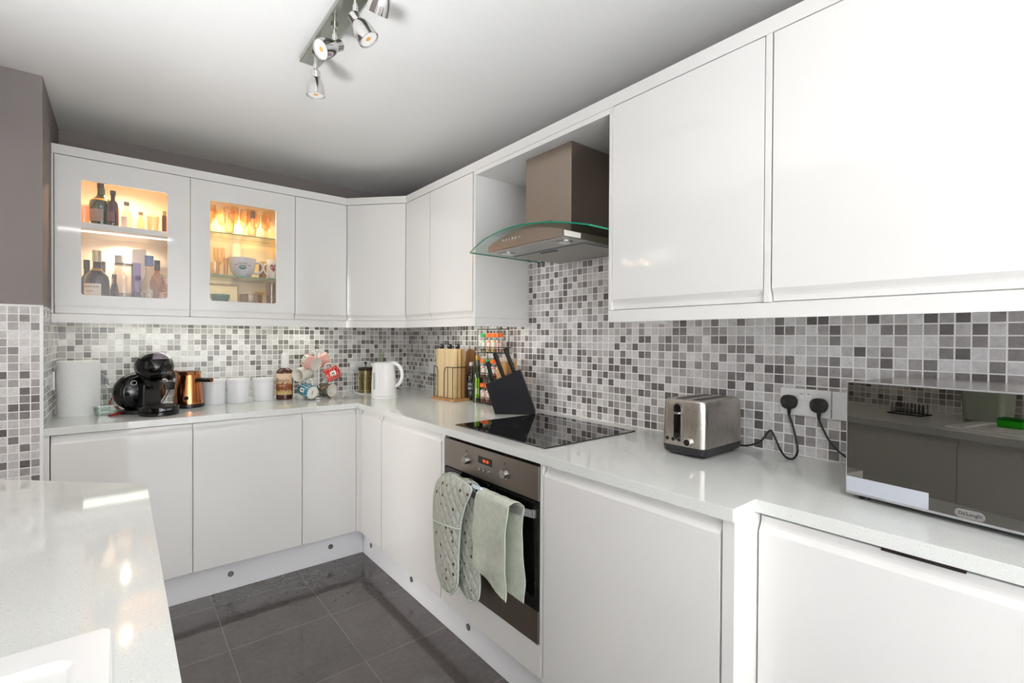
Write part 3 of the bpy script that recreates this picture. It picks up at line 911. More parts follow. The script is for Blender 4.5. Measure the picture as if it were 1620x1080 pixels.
# waffle towel: one sheet over the bar, front and back falls
TW = cloth_weave('waffle_cotton', (208, 213, 198), .0075)
t = thing('tea_towel', 'pale green waffle tea towel folded over the right half of the oven handle', 'towel', (HXC, -2.05, .4))
def fall(yl, yr, zb_l, zb_r, xo, ph, n=34, m=22):
    rows = []; uvs = []
    for i in range(n + 1):
        s = i / n; row = []; uv = []
        for j in range(m + 1):
            u = j / m
            y = yl(s) + (yr(s) - yl(s)) * u
            zb = zb_l + (zb_r - zb_l) * u
            z = .722 - (.722 - zb) * s
            x = xo - .006 * math.sin(PI * min(1, s * 3) / 2) - .005 * s * math.sin(7 * u + ph + 2.5 * s) - .0035 * math.sin(15 * s + 4 * u + ph) * s
            row.append((x, y, z)); uv.append((-y + .02 * s, z))
        rows.append(row); uvs.append(uv)
    return rows, uvs
rb, ub = fall(lambda s: -1.975 - .045 * s ** 2, lambda s: -2.190 + .006 * math.sin(6 * s), .420, .392, HXC + .030, 2., n=30)
rf, uf = fall(lambda s: -1.965 + .008 * math.sin(3 * s), lambda s: -2.158 + .012 * s + .006 * math.sin(5 * s), .448, .400, HXC - .014, 0.)
over = []; ou = []
for k in range(1, 10):
    a = PI * k / 10
    f = k / 10
    row = []
    for j in range(23):
        p0 = Vector(rb[0][j]); p1 = Vector(rf[0][j]); q = p0.lerp(p1, f); q.z += .016 * math.sin(a) + .001 * math.sin(j)
        row.append(tuple(q))
    over.append(row); ou.append([(-q[1], .722 + .02 * k / 10) for q in row])
rows = rb[::-1] + over + rf; uvs = ub[::-1] + ou + uf
mb = MB(); mb.grid(rows, uvs=uvs)
o = obj('cloth', mb, TW, t, smooth=70)
md = o.modifiers.new('thickness', 'SOLIDIFY'); md.thickness = .003
sub = o.modifiers.new('smooth', 'SUBSURF'); sub.levels = 1; sub.render_levels = 1
hem = [r[22] for r in rf[::2]]
obj('hem', MB().tube([Vector(q) + Vector((-.001, -.0008, 0)) for q in hem], .0022, 6), M('towel_hem', (206, 216, 196), .9), t, smooth=60)

# extractor hood ---------------------------------------------------------
HY = -1.915
t = thing('cooker_hood', 'brushed steel chimney extractor hood with a curved green-edged glass canopy', 'extractor hood', (-.2, HY, 1.68))
c = obj('chimney', MB().box(-.292, -.010, -2.022, -1.732, 1.735, 2.1175, .0015), STEELD, t)
BK = M('black_print', (20, 18, 18), .4)
mb = MB().cyl((-.2921, -1.838, 1.806), (-.2927, -1.838, 1.806), .0062, 18)
obj('brand_dot', mb, BK, c)
text('brand_name', 'HOTPOINT', .0125, rx(-.2926, -1.874, 1.8055), BK, c)
# body with arched front, seen from below
def arch(y, zt): return zt
b = bmesh.new(); N = 24
ya, yb = -1.682, -2.150
fr = []; zb = 1.678
for k in range(N + 1):
    u = k / N; y = ya + (yb - ya) * u; zt = 1.703 + .036 * (1 - (2 * u - 1) ** 2)
    xb = -.468 - .006 * (1 - (2 * u - 1) ** 2)
    fr.append((xb, y, zt))
f1 = [b.verts.new(q) for q in fr]; f0 = [b.verts.new((q[0], q[1], zb)) for q in fr]
g1 = [b.verts.new((-.02, q[1], q[2])) for q in fr]; g0 = [b.verts.new((-.02, q[1], zb)) for q in fr]
for k in range(N):
    b.faces.new((f1[k], f1[k + 1], f0[k + 1], f0[k])); b.faces.new((g1[k], g1[k + 1], f1[k + 1], f1[k])); b.faces.new((f0[k], f0[k + 1], g0[k + 1], g0[k])); b.faces.new((g0[k], g0[k + 1], g1[k + 1], g1[k]))
b.faces.new((f1[0], f0[0], g0[0], g1[0])); b.faces.new((f1[-1], g1[-1], g0[-1], f0[-1]))
bmesh.ops.recalc_face_normals(b, faces=b.faces[:])
mb = MB(); mb.add(b)
body = obj('body', mb, brushed('brushed_steel_body', (168, 156, 145), .32, (1, 1, 60)), t, smooth=30)
obj('underside', MB().box(-.466, -.022, yb + .001, ya - .001, 1.672, 1.678, .001), M('hood_underside', (176, 174, 170), .35, .7), t)
obj('grease_filter', MB().box(-.330, -.045, yb + .020, ya - .022, 1.6685, 1.672, .001), M('filter_mesh', (168, 164, 158), .5, .5), t)
obj('filter_frame', MB().box(-.340, -.036, yb + .012, ya - .014, 1.6705, 1.6725, .001), M('filter_rim', (70, 92, 100), .4, .3), t)
mb = MB().box(-.325, -.306, HY - .045, HY + .045, 1.664, 1.6690, .0015)
obj('filter_catch', mb, M('catch_grey', (90, 92, 94), .4), t)
for y in (ya - .055, yb + .055):
    mb = MB().lathe([(0, 0), (.026, 0), (.034, .0015), (.034, .005), (0, .005)], 28, (-.405, y, 1.6675)).lathe([(0, 0), (.024, 0), (.024, .0008), (0, .0008)], 24, (-.405, y, 1.6665), mat=1)
    obj('hood_lamp', mb, [CHROMED, M('lamp_lens', (225, 225, 220), .3)], t)
for k in range(6):
    y = -1.800 - k * .0215
    u = (y - ya) / (yb - ya); x = -.468 - .006 * (1 - (2 * u - 1) ** 2)
    obj('button', MB().cyl((x + .001, y, 1.7115), (x - .005, y, 1.7115), .0052, 16, r2=.0046), CHROME, t)
obj('rating_label', MB().box(-.462, -.372, yb - .0008, yb + .0002, 1.680, 1.701), M('paper_label', (214, 208, 200), .6), t, smooth=0)
# glass canopy
N = 32; GY0, GY1 = -1.525, -2.272; gc = (GY0 + GY1) / 2
rows_t = []
for k in range(N + 1):
    u = k / N; y = GY0 + (GY1 - GY0) * u; s = 2 * u - 1
    z = 1.749 - .050 * s * s + .002; xf = -.462 - .045 * (1 - s * s)
    rows_t.append([(xf + (-.012 - xf) * j / 6, y, z) for j in range(7)])
def slab(rows, th):
    b = bmesh.new()
    T = [[b.verts.new(p) for p in r] for r in rows]; Bm = [[b.verts.new((p[0], p[1], p[2] - th)) for p in r] for r in rows]
    n, m = len(T), len(T[0]); side = []
    for i in range(n - 1):
        for j in range(m - 1):
            b.faces.new((T[i][j], T[i][j + 1], T[i + 1][j + 1], T[i + 1][j])); b.faces.new((Bm[i][j], Bm[i + 1][j], Bm[i + 1][j + 1], Bm[i][j + 1]))
    for i in range(n - 1):
        for j in (0, m - 1):
            f = b.faces.new((T[i][j], T[i + 1][j], Bm[i + 1][j], Bm[i][j])); side.append(f)
    for j in range(m - 1):
        for i in (0, n - 1):
            f = b.faces.new((T[i][j], T[i][j + 1], Bm[i][j + 1], Bm[i][j])); side.append(f)
    bmesh.ops.recalc_face_normals(b, faces=b.faces[:])
    for f in b.faces: f.material_index = 0
    for f in side: f.material_index = 1
    return b
b = slab(rows_t, .006)
mb = MB()
me = bpy.data.meshes.new('t'); b.to_mesh(me); b.free(); mb.bm.from_mesh(me); bpy.data.meshes.remove(me)
obj('glass_canopy', mb, [HOODG, HOODE], t, smooth=30)
# support between body and glass
# ---------------------------------------------------------------- ceiling spotlight bar
t = thing('ceiling_spotlight_bar', 'chrome bar of adjustable spotlights on the ceiling', 'ceiling light', (-1.182, -1.85, HC))
bl = brushed('mirror_bar', (176, 180, 172), .12, (60, 2, 2), .08)
b = Matrix.Translation((-1.182, -1.845, 0)) @ Matrix.Rotation(math.radians(0), 4, 'Z')
obj('ceiling_bar', MB().box(-.036, .036, -.375, .365, HC - .022, HC - .0005, .004, mx=b), bl, t)
def spot(y, dirv, zst=.062, off=Vector((0, 0, 0)), xo=-.006):
    base = Vector((-1.182 + xo, y, HC - .022)); joint = base + Vector((0, 0, -zst))
    s = obj('spotlight_head', MB().cyl(base, base + Vector((0, 0, -.008)), .011, 20).cyl(base, joint, .0055, 14).cyl(joint + Vector((0, 0, .016)), joint + Vector((0, 0, -.004)), .0085, 16).ball(joint, .009, .009, .009, n=12).cyl(joint, joint + off + Vector((0, 0, .0001)), .006, 12), CHROME, t)
    d = Vector(dirv).normalized(); m = frame(joint + off + d * .004, d, Vector((1, .2, 0)))
    prof = [(0, 0), (.0155, 0), (.0175, .003), (.0175, .024), (.0165, .026), (.0195, .030), (.0245, .038), (.0290, .052), (.0315, .070), (.0325, .090), (.0308, .090), (.0300, .072), (.027, .054), (.020, .044), (0, .042)]
    obj('lamp_shade', MB().lathe(prof, 36, mx=m), CHROME, s, smooth=30)
    obj('bulb_face', MB().lathe([(0, .0845), (.0298, .0845), (.0298, .086), (0, .0855)], 28, mx=m), M('frosted_lens', (235, 234, 230), .35), s)
    obj('led', MB().lathe([(0, .0865), (.008, .0865), (.0085, .084), (0, .084)], 20, mx=m), M('led_amber', (225, 165, 90), .4), s)
spot(-1.580, (.02, .02, -1), .060, Vector((0, 0, -.002)))
spot(-1.785, cdir(-.50, -.66, -.56), .050, CR * .024 + Vector((0, 0, -.016)))
spot(-1.970, cdir(.54, .05, -.84), .050, CR * -.010 + Vector((0, 0, -.006)))
spot(-2.170, cdir(-.4, .5, -.7), .050, CR * .01 + Vector((0, 0, -.006)))

# ---------------------------------------------------------------- sockets, plugs and leads
def socket_plate(lab, c, w, n, name='wall_socket', holes=2, rock=True, h=.088):
    """c centre on the wall, n outward normal"""
    n = Vector(n); ux = Vector((0, 0, 1)).cross(n)      # to the right when facing the wall
    m = Matrix((ux, Vector((0, 0, 1)), n)).transposed().to_4x4(); m.translation = Vector(c)
    t = thing(name, lab, 'socket' if name == 'wall_socket' else 'wall plate', mx=m)
    obj('plate', MB().box(-w / 2, w / 2, -h / 2, h / 2, 0, .009, .0025), WPLAST, t, local=True)
    return t
def rocker(t, x, z=.018, w=.018):
    obj('switch', MB().box(x - w / 2, x + w / 2, z - .012, z + .012, .007, .0125, .0015), WPLAST, t, local=True)
    obj('switch_mark', MB().box(x - .004, x + .004, z + .0085, z + .0105, .0120, .0129), M('red_mark', (150, 40, 50), .5), t, local=True, smooth=0)
DK = M('socket_hole', (30, 30, 30), .6)
def pins(t, x):
    mb = MB().box(x - .002, x + .002, .004, .012, .0085, .0095).box(x - .014, x - .006, -.014, -.009, .0085, .0095).box(x + .006, x + .014, -.014, -.009, .0085, .0095)
    obj('pin_holes', mb, DK, t, local=True, smooth=0)
s1 = socket_plate('white double wall socket between toaster and microwave, both outlets in use', (0, -2.8085, 1.0905), .150, (-1, 0, 0))
rocker(s1, -.009); rocker(s1, .013)
s2 = socket_plate('blank white wall plate beside the microwave with a small hole', (0, -2.930, 1.0895), .088, (-1, 0, 0), 'wall_plate')
obj('cable_hole', MB().cyl((.0, .0, .0088), (0, 0, .0098), .0042, 16), CHROMED, s2, local=True)
s3 = socket_plate('white double wall socket on the back wall left of the kettle', (-.394, 0, 1.078), .150, (0, -1, 0))
rocker(s3, -.009, .022); rocker(s3, .013, .022); pins(s3, .045)
s4 = socket_plate('white double wall switch plate on the right wall behind the chopping boards', (0, -.400, 1.080), .146, (-1, 0, 0))
rocker(s4, -.01); rocker(s4, .03)
s5 = socket_plate('white wall socket on the tiled side of the pier by the kitchen roll', (XL, -.270, 1.082), .088, (1, 0, 0))
def plug(lab, c, n, mat):
    n = Vector(n); ux = Vector((0, 0, 1)).cross(n)
    m = Matrix((ux, Vector((0, 0, 1)), n)).transposed().to_4x4(); m.translation = Vector(c) + n * .0095
    t = thing('plug', lab, 'plug', mx=m)
    pr = [(-.0185, -.017), (-.024, -.005), (-.0245, .010), (-.017, .021), (-.008, .0245), (.008, .0245), (.017, .021), (.0245, .010), (.024, -.005), (.0185, -.017), (.008, -.022), (-.008, -.022)]
    mb = MB().prism(pr, .022, .004, mx=None)
    obj('casing', mb, mat, t, local=True, smooth=50)
    mb = MB().tube([(0, -.018, .010), (0, -.030, .010), (0, -.042, .010)], [.0072, .0055, .004], 10)
    obj('cable_sleeve', mb, mat, t, local=True, smooth=50)
    return t
plug('black plug in the left outlet beside the toaster', (0, -2.7655, 1.088), (-1, 0, 0), BLACK)
plug('black plug in the right outlet next to the microwave', (0, -2.8535, 1.085), (-1, 0, 0), BLACK)
plug('white plug in the socket left of the kettle', (-.448, 0, 1.083), (0, -1, 0), WPLAST)
def cord(lab, pts, r, mat, name='power_cord'):
    obj(name, MB().tube(pts, r, 8, sub=6), mat, label=lab, cat='cable', smooth=60)
cord('black cord looping from the toaster up to the left plug', [(-.049, -2.606, .922), (-.040, -2.640, .924), (-.034, -2.680, .945), (-.030, -2.708, .985), (-.032, -2.722, .975), (-.050, -2.752, .930), (-.075, -2.782, .9145), (-.070, -2.800, .916), (-.045, -2.802, .94), (-.024, -2.782, 1.00), (-.0195, -2.7655, 1.046)], .0034, BLACK)
cord('black cord dropping from the right plug behind the microwave', [(-.0195, -2.8535, 1.044), (-.022, -2.866, 1.015), (-.028, -2.890, .975), (-.034, -2.925, .945), (-.036, -2.965, .930), (-.036, -3.020, .924)], .0034, BLACK)
cord('thin white kettle lead trailing from its plug along the back of the worktop', [(-.448, -.0195, 1.042), (-.447, -.024, 1.0), (-.452, -.035, .95), (-.462, -.070, .914), (-.482, -.150, .9135), (-.488, -.230, .9135), (-.475, -.300, .9135), (-.450, -.370, .9135), (-.445, -.445, .9135)], .0030, WPLAST)

# ---------------------------------------------------------------- microwave
m = Matrix.Translation((-.361, -3.0265, .91)) @ Matrix.Rotation(math.radians(-7.3), 4, 'Z')
t = thing('microwave', 'microwave oven with a black mirror front and silver case on the right worktop', 'microwave', mx=m)
mwW, mwH, mwD = .485, .2745, .315
CASE = brushed('microwave_case', (196, 190, 184), .16, (3, 60, 60), .06)
obj('case', MB().box(.012, mwD, -mwW + .002, -.002, .012, .012 + mwH - .002, .003), CASE, t, local=True)
fd = obj('front_frame', MB().box(.0, .013, -mwW, 0, .0115, .0115 + mwH, .002), M('frame_silver', (205, 204, 208), .2, .9), t, local=True)
obj('mirror_glass', MB().box(-.0025, .004, -mwW + .004, -.0035, .018, .0115 + mwH - .0035, .0008), M('smoked_mirror', (106, 103, 98), .012, 1.0), fd, local=True)
obj('handle_strip', MB().box(-.0040, -.002, -.163, -.0040, .0185, .0545, .0004), M('strip_silver', (196, 200, 210), .45, .25), fd, local=True)
mb = MB(); pr = []
for k in range(24):
    a = 2 * PI * k / 24; pr.append((.0145 * (1 if math.cos(a) > 0 else -1) + .0095 * math.cos(a), .0095 * math.sin(a)))
MX = Matrix(((0, 0, -1, 0), (-1, 0, 0, 0), (0, 1, 0, 0), (0, 0, 0, 1)))
mm = MX.copy(); mm.translation = Vector((-.0025, -.2305, .029))
mb.prism(pr, .0012, 0, mx=mm); lg = obj('badge', mb, CHROMED, fd, local=True)
mm = m @ mm; mm.translation = m @ Vector((-.0040, -.2305, .029))
text('badge_lettering', "De'Longhi", .0098, mm, BK, fd, width=.92)
for x in (.03, mwD - .03):
    for y in (-mwW + .03, -.03):
        obj('foot', MB().cyl((x, y, 0), (x, y, .013), .012, 16), BLACK, t, local=True)

# ---------------------------------------------------------------- toaster
t = thing('toaster', 'brushed steel two-slice toaster with black base in front of the tiled wall', 'toaster', (-.184, -2.552, .91))
def rrect(w, d, r, n=6):
    P_ = []
    for cx, cy, a0 in ((w / 2 - r, d / 2 - r, 0), (-w / 2 + r, d / 2 - r, PI / 2), (-w / 2 + r, -d / 2 + r, PI), (w / 2 - r, -d / 2 + r, 1.5 * PI)):
        for k in range(n + 1):
            a = a0 + k * PI / 2 / n; P_.append((cx + r * math.cos(a), cy + r * math.sin(a)))
    return P_
def loft(rings, cap=True):
    b = bmesh.new(); V = [[b.verts.new(p) for p in r] for r in rings]; n = len(V[0])
    for a, c in zip(V, V[1:]):
        for k in range(n): b.faces.new((a[k], a[(k + 1) % n], c[(k + 1) % n], c[k]))
    if cap: b.faces.new(V[0][::-1]); b.faces.new(V[-1])
    bmesh.ops.recalc_face_normals(b, faces=b.faces[:])
    return b
def rr3(w, d, r, z, cx=0, cy=0, n=6): return [(p[0] + cx, p[1] + cy, z) for p in rrect(w, d, r, n)]
TL, TWd = .262, .158
mb = MB(); mb.add(loft([rr3(TL - .03, TWd - .03, .02, .004), rr3(TL - .004, TWd - .004, .026, .012), rr3(TL + .002, TWd + .002, .027, .030), rr3(TL - .002, TWd - .002, .026, .034)]))
mb.box(-.10, -.08, -.06, -.045, 0, .006); mb.box(.08, .10, -.06, -.045, 0, .006); mb.box(-.10, -.08, .045, .06, 0, .006); mb.box(.08, .10, .045, .06, 0, .006)
obj('base', mb, M('toaster_base', (38, 37, 40), .4), t, local=True)
mb = MB(); mb.add(loft([rr3(TL, TWd, .026, .034), rr3(TL, TWd, .026, .080), rr3(TL - .003, TWd - .002, .026, .150), rr3(TL - .010, TWd - .008, .026, .178), rr3(TL - .018, TWd - .014, .024, .184)]))
body = obj('shell', mb, STEELT, t, local=True, smooth=40)
mb = MB()
for y in (-.030, .030): mb.box(-.085, .105, y - .0125, y + .0125, .1838, .1848, .0004)
obj('bread_slots', mb, M('slot_dark', (58, 44, 36), .5, .5), t, local=True, smooth=0)
mb = MB()
for y in (-.030, .030):
    mb.box(-.09, .11, y - .0150, y - .0125, .1838, .1862, .0006); mb.box(-.09, .11, y + .0125, y + .0150, .1838, .1862, .0006)
obj('slot_rims', mb, CHROMED, t, local=True)
mb = MB(); fx = -TL / 2
mm = Matrix(((0, 0, -1, fx + .0005), (-1, 0, 0, .016), (0, 1, 0, .112), (0, 0, 0, 1)))
mb.prism(rrect(.030, .124, .0145), .0022, .0006, mx=mm)
obj('slot_bezel', mb, CHROMED, t, local=True)
mb = MB(); mm2 = mm.copy(); mm2[0][3] = fx - .0012; mb.prism(rrect(.024, .117, .0115), .0016, .0003, mx=mm2)
ls = obj('lever_slot', mb, BLACKG, t, local=True)
lv = obj('lever', MB().box(fx - .012, fx - .002, .004, .028, .1385, .1455, .0015), M('lever_silver', (200, 198, 196), .25, .8), t, local=True)
mm = RX.copy(); mm.translation = Vector((-.184 + fx - .0123, -2.552 + .016, .91 + .142)); text('lever_lettering', 'DELONGHI', .0042, mm, BK, lv)
for y in (.052, .030, .008):
    mb = MB().cyl((fx + .001, y, .054), (fx - .003, y, .054), .0078, 20).cyl((fx - .003, y, .054), (fx - .0045, y, .054), .0058, 20, mat=1)
    obj('button', mb, [CHROMED, BLACK], t, local=True)
mb = MB().cyl((fx + .001, -.028, .052), (fx - .018, -.028, .052), .0145, 28, r2=.0125).cyl((fx - .018, -.028, .052), (fx - .0188, -.028, .052), .0105, 24, mat=1)
obj('knob', mb, [CHROME, BLACK], t, local=True)

# ---------------------------------------------------------------- knife block
P1 = Vector((-.277, -1.484, 0)); P2 = Vector((-.129, -1.621, 0)); e = (P2 - P1).normalized(); nb = Vector((0, 0, 1)).cross(e)
if nb.dot(Vector((1, 1, 0))) < 0: nb = -nb
m = Matrix((e, Vector((0, 0, 1)), -nb)).transposed().to_4x4(); m.translation = P1 + Vector((0, 0, .9102)) + nb * 0.095
t = thing('knife_block', 'leaning black knife block holding three black-handled knives beside the hob', 'knife block', mx=m)
obj('block', MB().prism([(.0, 0), (.203, 0), (.205, .010), (.125, .225), (-.049, .150)], .095, .003), MATTB, t, local=True)
ks = [(-.022, .162, -.046, .262, .028), (.038, .188, -.008, .308, .048), (.094, .214, .047, .334, .066)]
labs = ['shortest black-handled knife, lowest in the knife block', 'middle black-handled knife in the knife block', 'tallest black-handled knife, nearest the wall in the knife block']
for (a, b1, c1, d1_, dep), lab in zip(ks, labs):
    o0 = m @ Vector((a, b1, dep)); o1 = m @ Vector((c1, d1_, dep)); dv = (o1 - o0).normalized(); L = (o1 - o0).length
    km = frame(o0 - dv * .02, dv, e)
    t2 = thing('kitchen_knife', lab, 'knife', mx=km, group=None)
    L += .02
    rings = []
    for s, w, th in ((0, .018, .011), (.12, .019, .013), (.35, .0225, .0155), (.7, .0215, .0155), (.9, .025, .017), (.97, .024, .016), (1., .018, .011)):
        rings.append([(p[0], p[1], s * L) for p in rrect(w, th, min(w, th) * .42, 4)])
    mb = MB(); mb.add(loft(rings)); obj('handle', mb, M('knife_handle', (13, 13, 16), .4, Specular_IOR_Level=.3), t2, local=True, smooth=50)
    mb = MB().box(-.010, .010, -.0009, .0009, -.11, .004); obj('blade', mb, STEELT, t2, local=True, smooth=0)

# ---------------------------------------------------------------- chopping board set
t = thing('board_holder', 'wooden-based chopping board holder with black wire hoops', 'board holder', (-.150, -.850, .91), rz=math.radians(3))
WD = wood('oak_base', (150, 105, 62), (196, 150, 98), (4, 30, 4))
obj('base', MB().box(-.060, .060, -.125, .125, .0, .015, .002), WD, t, local=True)
def hoop(y0, y1, x, h=.200, r=.0024):
    q = .022
    return [(x, y0, .012), (x, y0, h - q), (x, y0 + (q * .3 if y1 > y0 else -q * .3), h - q * .3), (x, y0 + (q if y1 > y0 else -q), h), (x, y1 + (-q if y1 > y0 else q), h), (x, y1 + (-q * .3 if y1 > y0 else q * .3), h - q * .3), (x, y1, h - q), (x, y1, .012)]
WIRE = M('black_wire', (24, 22, 20), .4, .3)
obj('wire_hoop', MB().tube([(-.050, .105, .012), (-.050, .105, .2), (-.046, .110, .206), (.045, .112, .206)], .0024, 8).tube([(-.050, .064, .012), (-.050, .064, .175), (-.050, .070, .2), (-.050, .084, .206), (-.050, .108, .206)], .0024, 8), WIRE, t, local=True)
obj('wire_hoop', MB().tube([(-.050, -.008, .012), (-.050, -.008, .175), (-.050, -.018, .198), (-.050, -.035, .206), (-.050, -.106, .206), (-.046, -.110, .206), (.045, -.110, .206), (.05, -.110, .19), (.05, -.110, .012)], .0024, 8).tube([(-.050, -.046, .012), (-.050, -.046, .206)], .0024, 8).tube([(-.050, -.098, .012), (-.050, -.098, .206)], .0024, 8), WIRE, t, local=True)
BW = [wood('board_wood_a', (196, 160, 110), (232, 208, 164), (3, 22, 1)), wood('board_wood_b', (180, 140, 90), (220, 190, 140), (3, 22, 1)), wood('board_wood_c', (140, 98, 56), (190, 150, 98), (3, 22, 1))]
labs = ['front pale wooden chopping board with a black finger tab, in the holder', 'middle wooden chopping board with a black finger tab, in the holder', 'rear wooden chopping board with a black finger tab, in the holder']
for k in range(3):
    x = -.030 + k * .030
    mloc = mw(t) @ Matrix.Translation((x, -.003, .016))
    o = thing('chopping_board', labs[k], 'chopping board', mx=mloc)
    obj('board', MB().box(-.011, .011, -.098, .098, 0, .300, .003), BW[k], o, local=True)
    y = .050 - k * .042
    mb = MB(); mm = Matrix(((0, 0, 1, -.008), (1, 0, 0, y), (0, 1, 0, .314), (0, 0, 0, 1)))
    mb.prism(rrect(.030, .034, .009), .016, .002, mx=mm)
    tb = obj('finger_tab', mb, M('tab_black', (22, 26, 34), .35), o, local=True)
    obj('tab_symbol', MB().box(-.0092, -.0082, y - .006, y + .006, .317, .323, .0003), M('tab_white', (225, 228, 232), .5), tb, local=True, smooth=0)
# tall rounded board leaning behind
t = thing('chopping_board', 'dark brown round-topped board leaning on the tiles behind the board holder', 'chopping board', mx=Matrix.Translation((-.036, -.872, .9105)) @ Matrix.Rotation(math.radians(5), 4, 'Y'))
pr = [(-.045, 0), (.045, 0), (.045, .285)] + [(.045 * math.cos(a), .285 + .030 * math.sin(a)) for a in [PI * k / 12 for k in range(1, 12)]] + [(-.045, .285)]
obj('board', MB().prism(pr, .014, .002, mx=Matrix(((0, 0, 1, -.007), (1, 0, 0, 0), (0, 1, 0, 0), (0, 0, 0, 1)))), wood('board_dark', (112, 70, 36), (150, 102, 58), (3, 20, 1)), t, local=True)

# ---------------------------------------------------------------- bottles by the spice rack
def bottle(name, lab, loc, prof, mat, capprof=None, capmat=None, label=None, rz=0., liquid=None, cat='bottle', group=None, n=32):
    t = thing(name, lab, cat, loc, rz, group)
    b = obj('glass', MB().lathe(prof, n), mat, t, local=True, smooth=45)
    if capprof: obj('cap', MB().lathe(capprof, 24), capmat, t, local=True, smooth=40)
    if liquid:
        lm, lp = liquid; obj('liquid', MB().lathe(lp, n), lm, t, local=True, smooth=45)
    if label:
        for lmat, z0, z1, a0, a1, rf in label:
            g = MB(); g.grid(patch(rf, z0, z1, a0, a1, 12, 5, .0006)); obj('paper_label', g, lmat, t, local=True, smooth=60)
    return t
FA = math.radians(236)    # bearing from the worktop items to the middle of the room
OIL = M('green_bottle_glass', (30, 48, 16), .05, Specular_IOR_Level=.8)
t = bottle('olive_oil_bottle', 'dark green olive oil bottle with bright green label beside the spice rack', (-.075, -1.045, .91),
       [(0, 0), (.029, 0), (.032, .004), (.032, .150), (.030, .175), (.018, .205), (.0125, .222), (.0125, .255), (0, .256)], OIL,
       [(0, .252), (.0145, .252), (.0150, .254), (.0150, .279), (.013, .281), (0, .281)], M('gold_cap', (196, 160, 80), .35, .4),
       [(M('lime_label', (138, 190, 40), .5), .028, .150, FA - .55, FA + .25, lambda z: .032), (M('cream_label', (225, 228, 205), .5), .050, .085, FA - .40, FA + .05, lambda z: .0324)])
t = bottle('sauce_bottle', 'clear-necked bottle with a black patterned label, left of the olive oil', (-.060, -.950, .91),
       [(0, 0), (.025, 0), (.027, .004), (.027, .130), (.022, .160), (.013, .185), (.012, .215), (0, .216)], glassy('bottle_clear_a', (190, 196, 186), 1.4),
       [(0, .212), (.0150, .212), (.0150, .232), (.013, .234), (0, .234)], M('silver_cap', (190, 190, 192), .3, .6),
       [(M('black_label', (26, 30, 40), .45), .020, .125, FA - 1.3, FA + 1.3, lambda z: .027)],
       liquid=(M('dark_liquid', (46, 44, 30), .2), [(0, .003), (.0255, .003), (.0255, .120), (.018, .150), (0, .150)]))
for z, w in ((.100, .8), (.075, 1.), (.045, .9)):
    wrap_text('label_print', {.100: 'KALA', .075: 'NATU', .045: 'C'}[z], .024, .027, z, FA, M('label_white', (220, 222, 225), .5), t, off=.001, width=.8)

# ---------------------------------------------------------------- spice rack and jars
RL = Vector((-.075, -1.205, .91))
t = thing('spice_rack', 'three-tier dark wire spice rack against the tiled wall', 'spice rack', RL, 0)
mb = MB()
for z in (.008, .150, .300):
    for zz in (z, z + .032): mb.tube([(-.042, -.098, zz), (.050, -.098, zz), (.050, .105, zz), (-.042, .105, zz)], .0020, 6, closed=True)
    for k in range(7): mb.tube([(-.042, .105 - k * .0340, z), (.030, .105 - k * .0340, z)], .0014, 6)
    for k in range(11): mb.tube([(-.042, .105 - k * .02, z), (-.042, .105 - k * .02, z + .032)], .0011, 6)
obj('shelf_wires', mb, WIRE, t, local=True)
mb = MB()
for y in (.105, -.100):
    for x in (-.042, .030): mb.tube([(x, y, 0), (x, y, .435)], .0024, 8)
mb.tube([(-.042, .105, .435), (.030, .105, .435), (.030, -.100, .435), (-.042, -.100, .435)], .0022, 8, closed=True)
obj('posts', mb, WIRE, t, local=True)
JG = glassy('jar_glass', (235, 238, 235), 1.2)
caps = {'g': M('cap_green', (22, 150, 76), .4), 'o': M('cap_orange', (236, 104, 28), .4)}
def jar_src():
    o = thing('spice_jar', 'x', 'spice jar', (0, 0, 0), group='spice jars in the wire rack')
    return o
jar_me = {}
def jar_meshes():
    mb = MB().lathe([(0, 0), (.0200, 0), (.0215, .002), (.0215, .082), (.0200, .086), (.0185, .088), (0, .088)], 24)
    g = obj('glass', mb, JG, None); 
    mb = MB().lathe([(0, .086), (.0218, .086), (.0222, .088), (.0222, .106), (.0208, .108), (0, .108)], 24)
    c = obj('cap', mb, caps['o'], None)
    mb = MB().lathe([(0, .0025), (.0198, .0025), (.0198, .070), (0, .070)], 24)
    s = obj('spice', mb, caps['o'], None)
    g2 = MB(); g2.grid(patch(lambda z: .0215, .020, .068, PI - .95, PI + .95, 12, 4, .0006)); l = obj('paper_label', g2, caps['o'], None)
    r = [g.data, c.data, s.data, l.data]
    for o in (g, c, s, l):
        o.data.transform(Matrix.Translation(o.location)); bpy.data.objects.remove(o)
    return r
JM = jar_meshes()
jl = M('jar_label', (228, 220, 214), .5)
tiers = [(.302, [('g', 'green', (90, 190, 120), (120, 110, 60)), ('o', 'red', (205, 80, 70), (190, 150, 80)), ('o', 'yellow', (220, 190, 50), (200, 160, 70)), ('o', 'brick red', (200, 90, 70), (150, 90, 50))], 'top'),
         (.152, [('o', 'crimson', (200, 50, 90), (120, 60, 45)), ('g', 'leaf green', (40, 150, 80), (90, 100, 50)), ('o', 'scarlet', (220, 70, 40), (140, 60, 40)), ('o', 'tan', (170, 130, 80), (110, 110, 70))], 'middle'),
         (.010, [('o', 'ochre', (190, 160, 90), (150, 90, 60)), ('o', 'bright red', (205, 50, 50), (150, 70, 60)), ('g', 'olive', (120, 140, 70), (120, 110, 60)), ('o', 'plum', (140, 60, 90), (100, 60, 50))], 'bottom')]
capn = {'g': 'green', 'o': 'orange'}
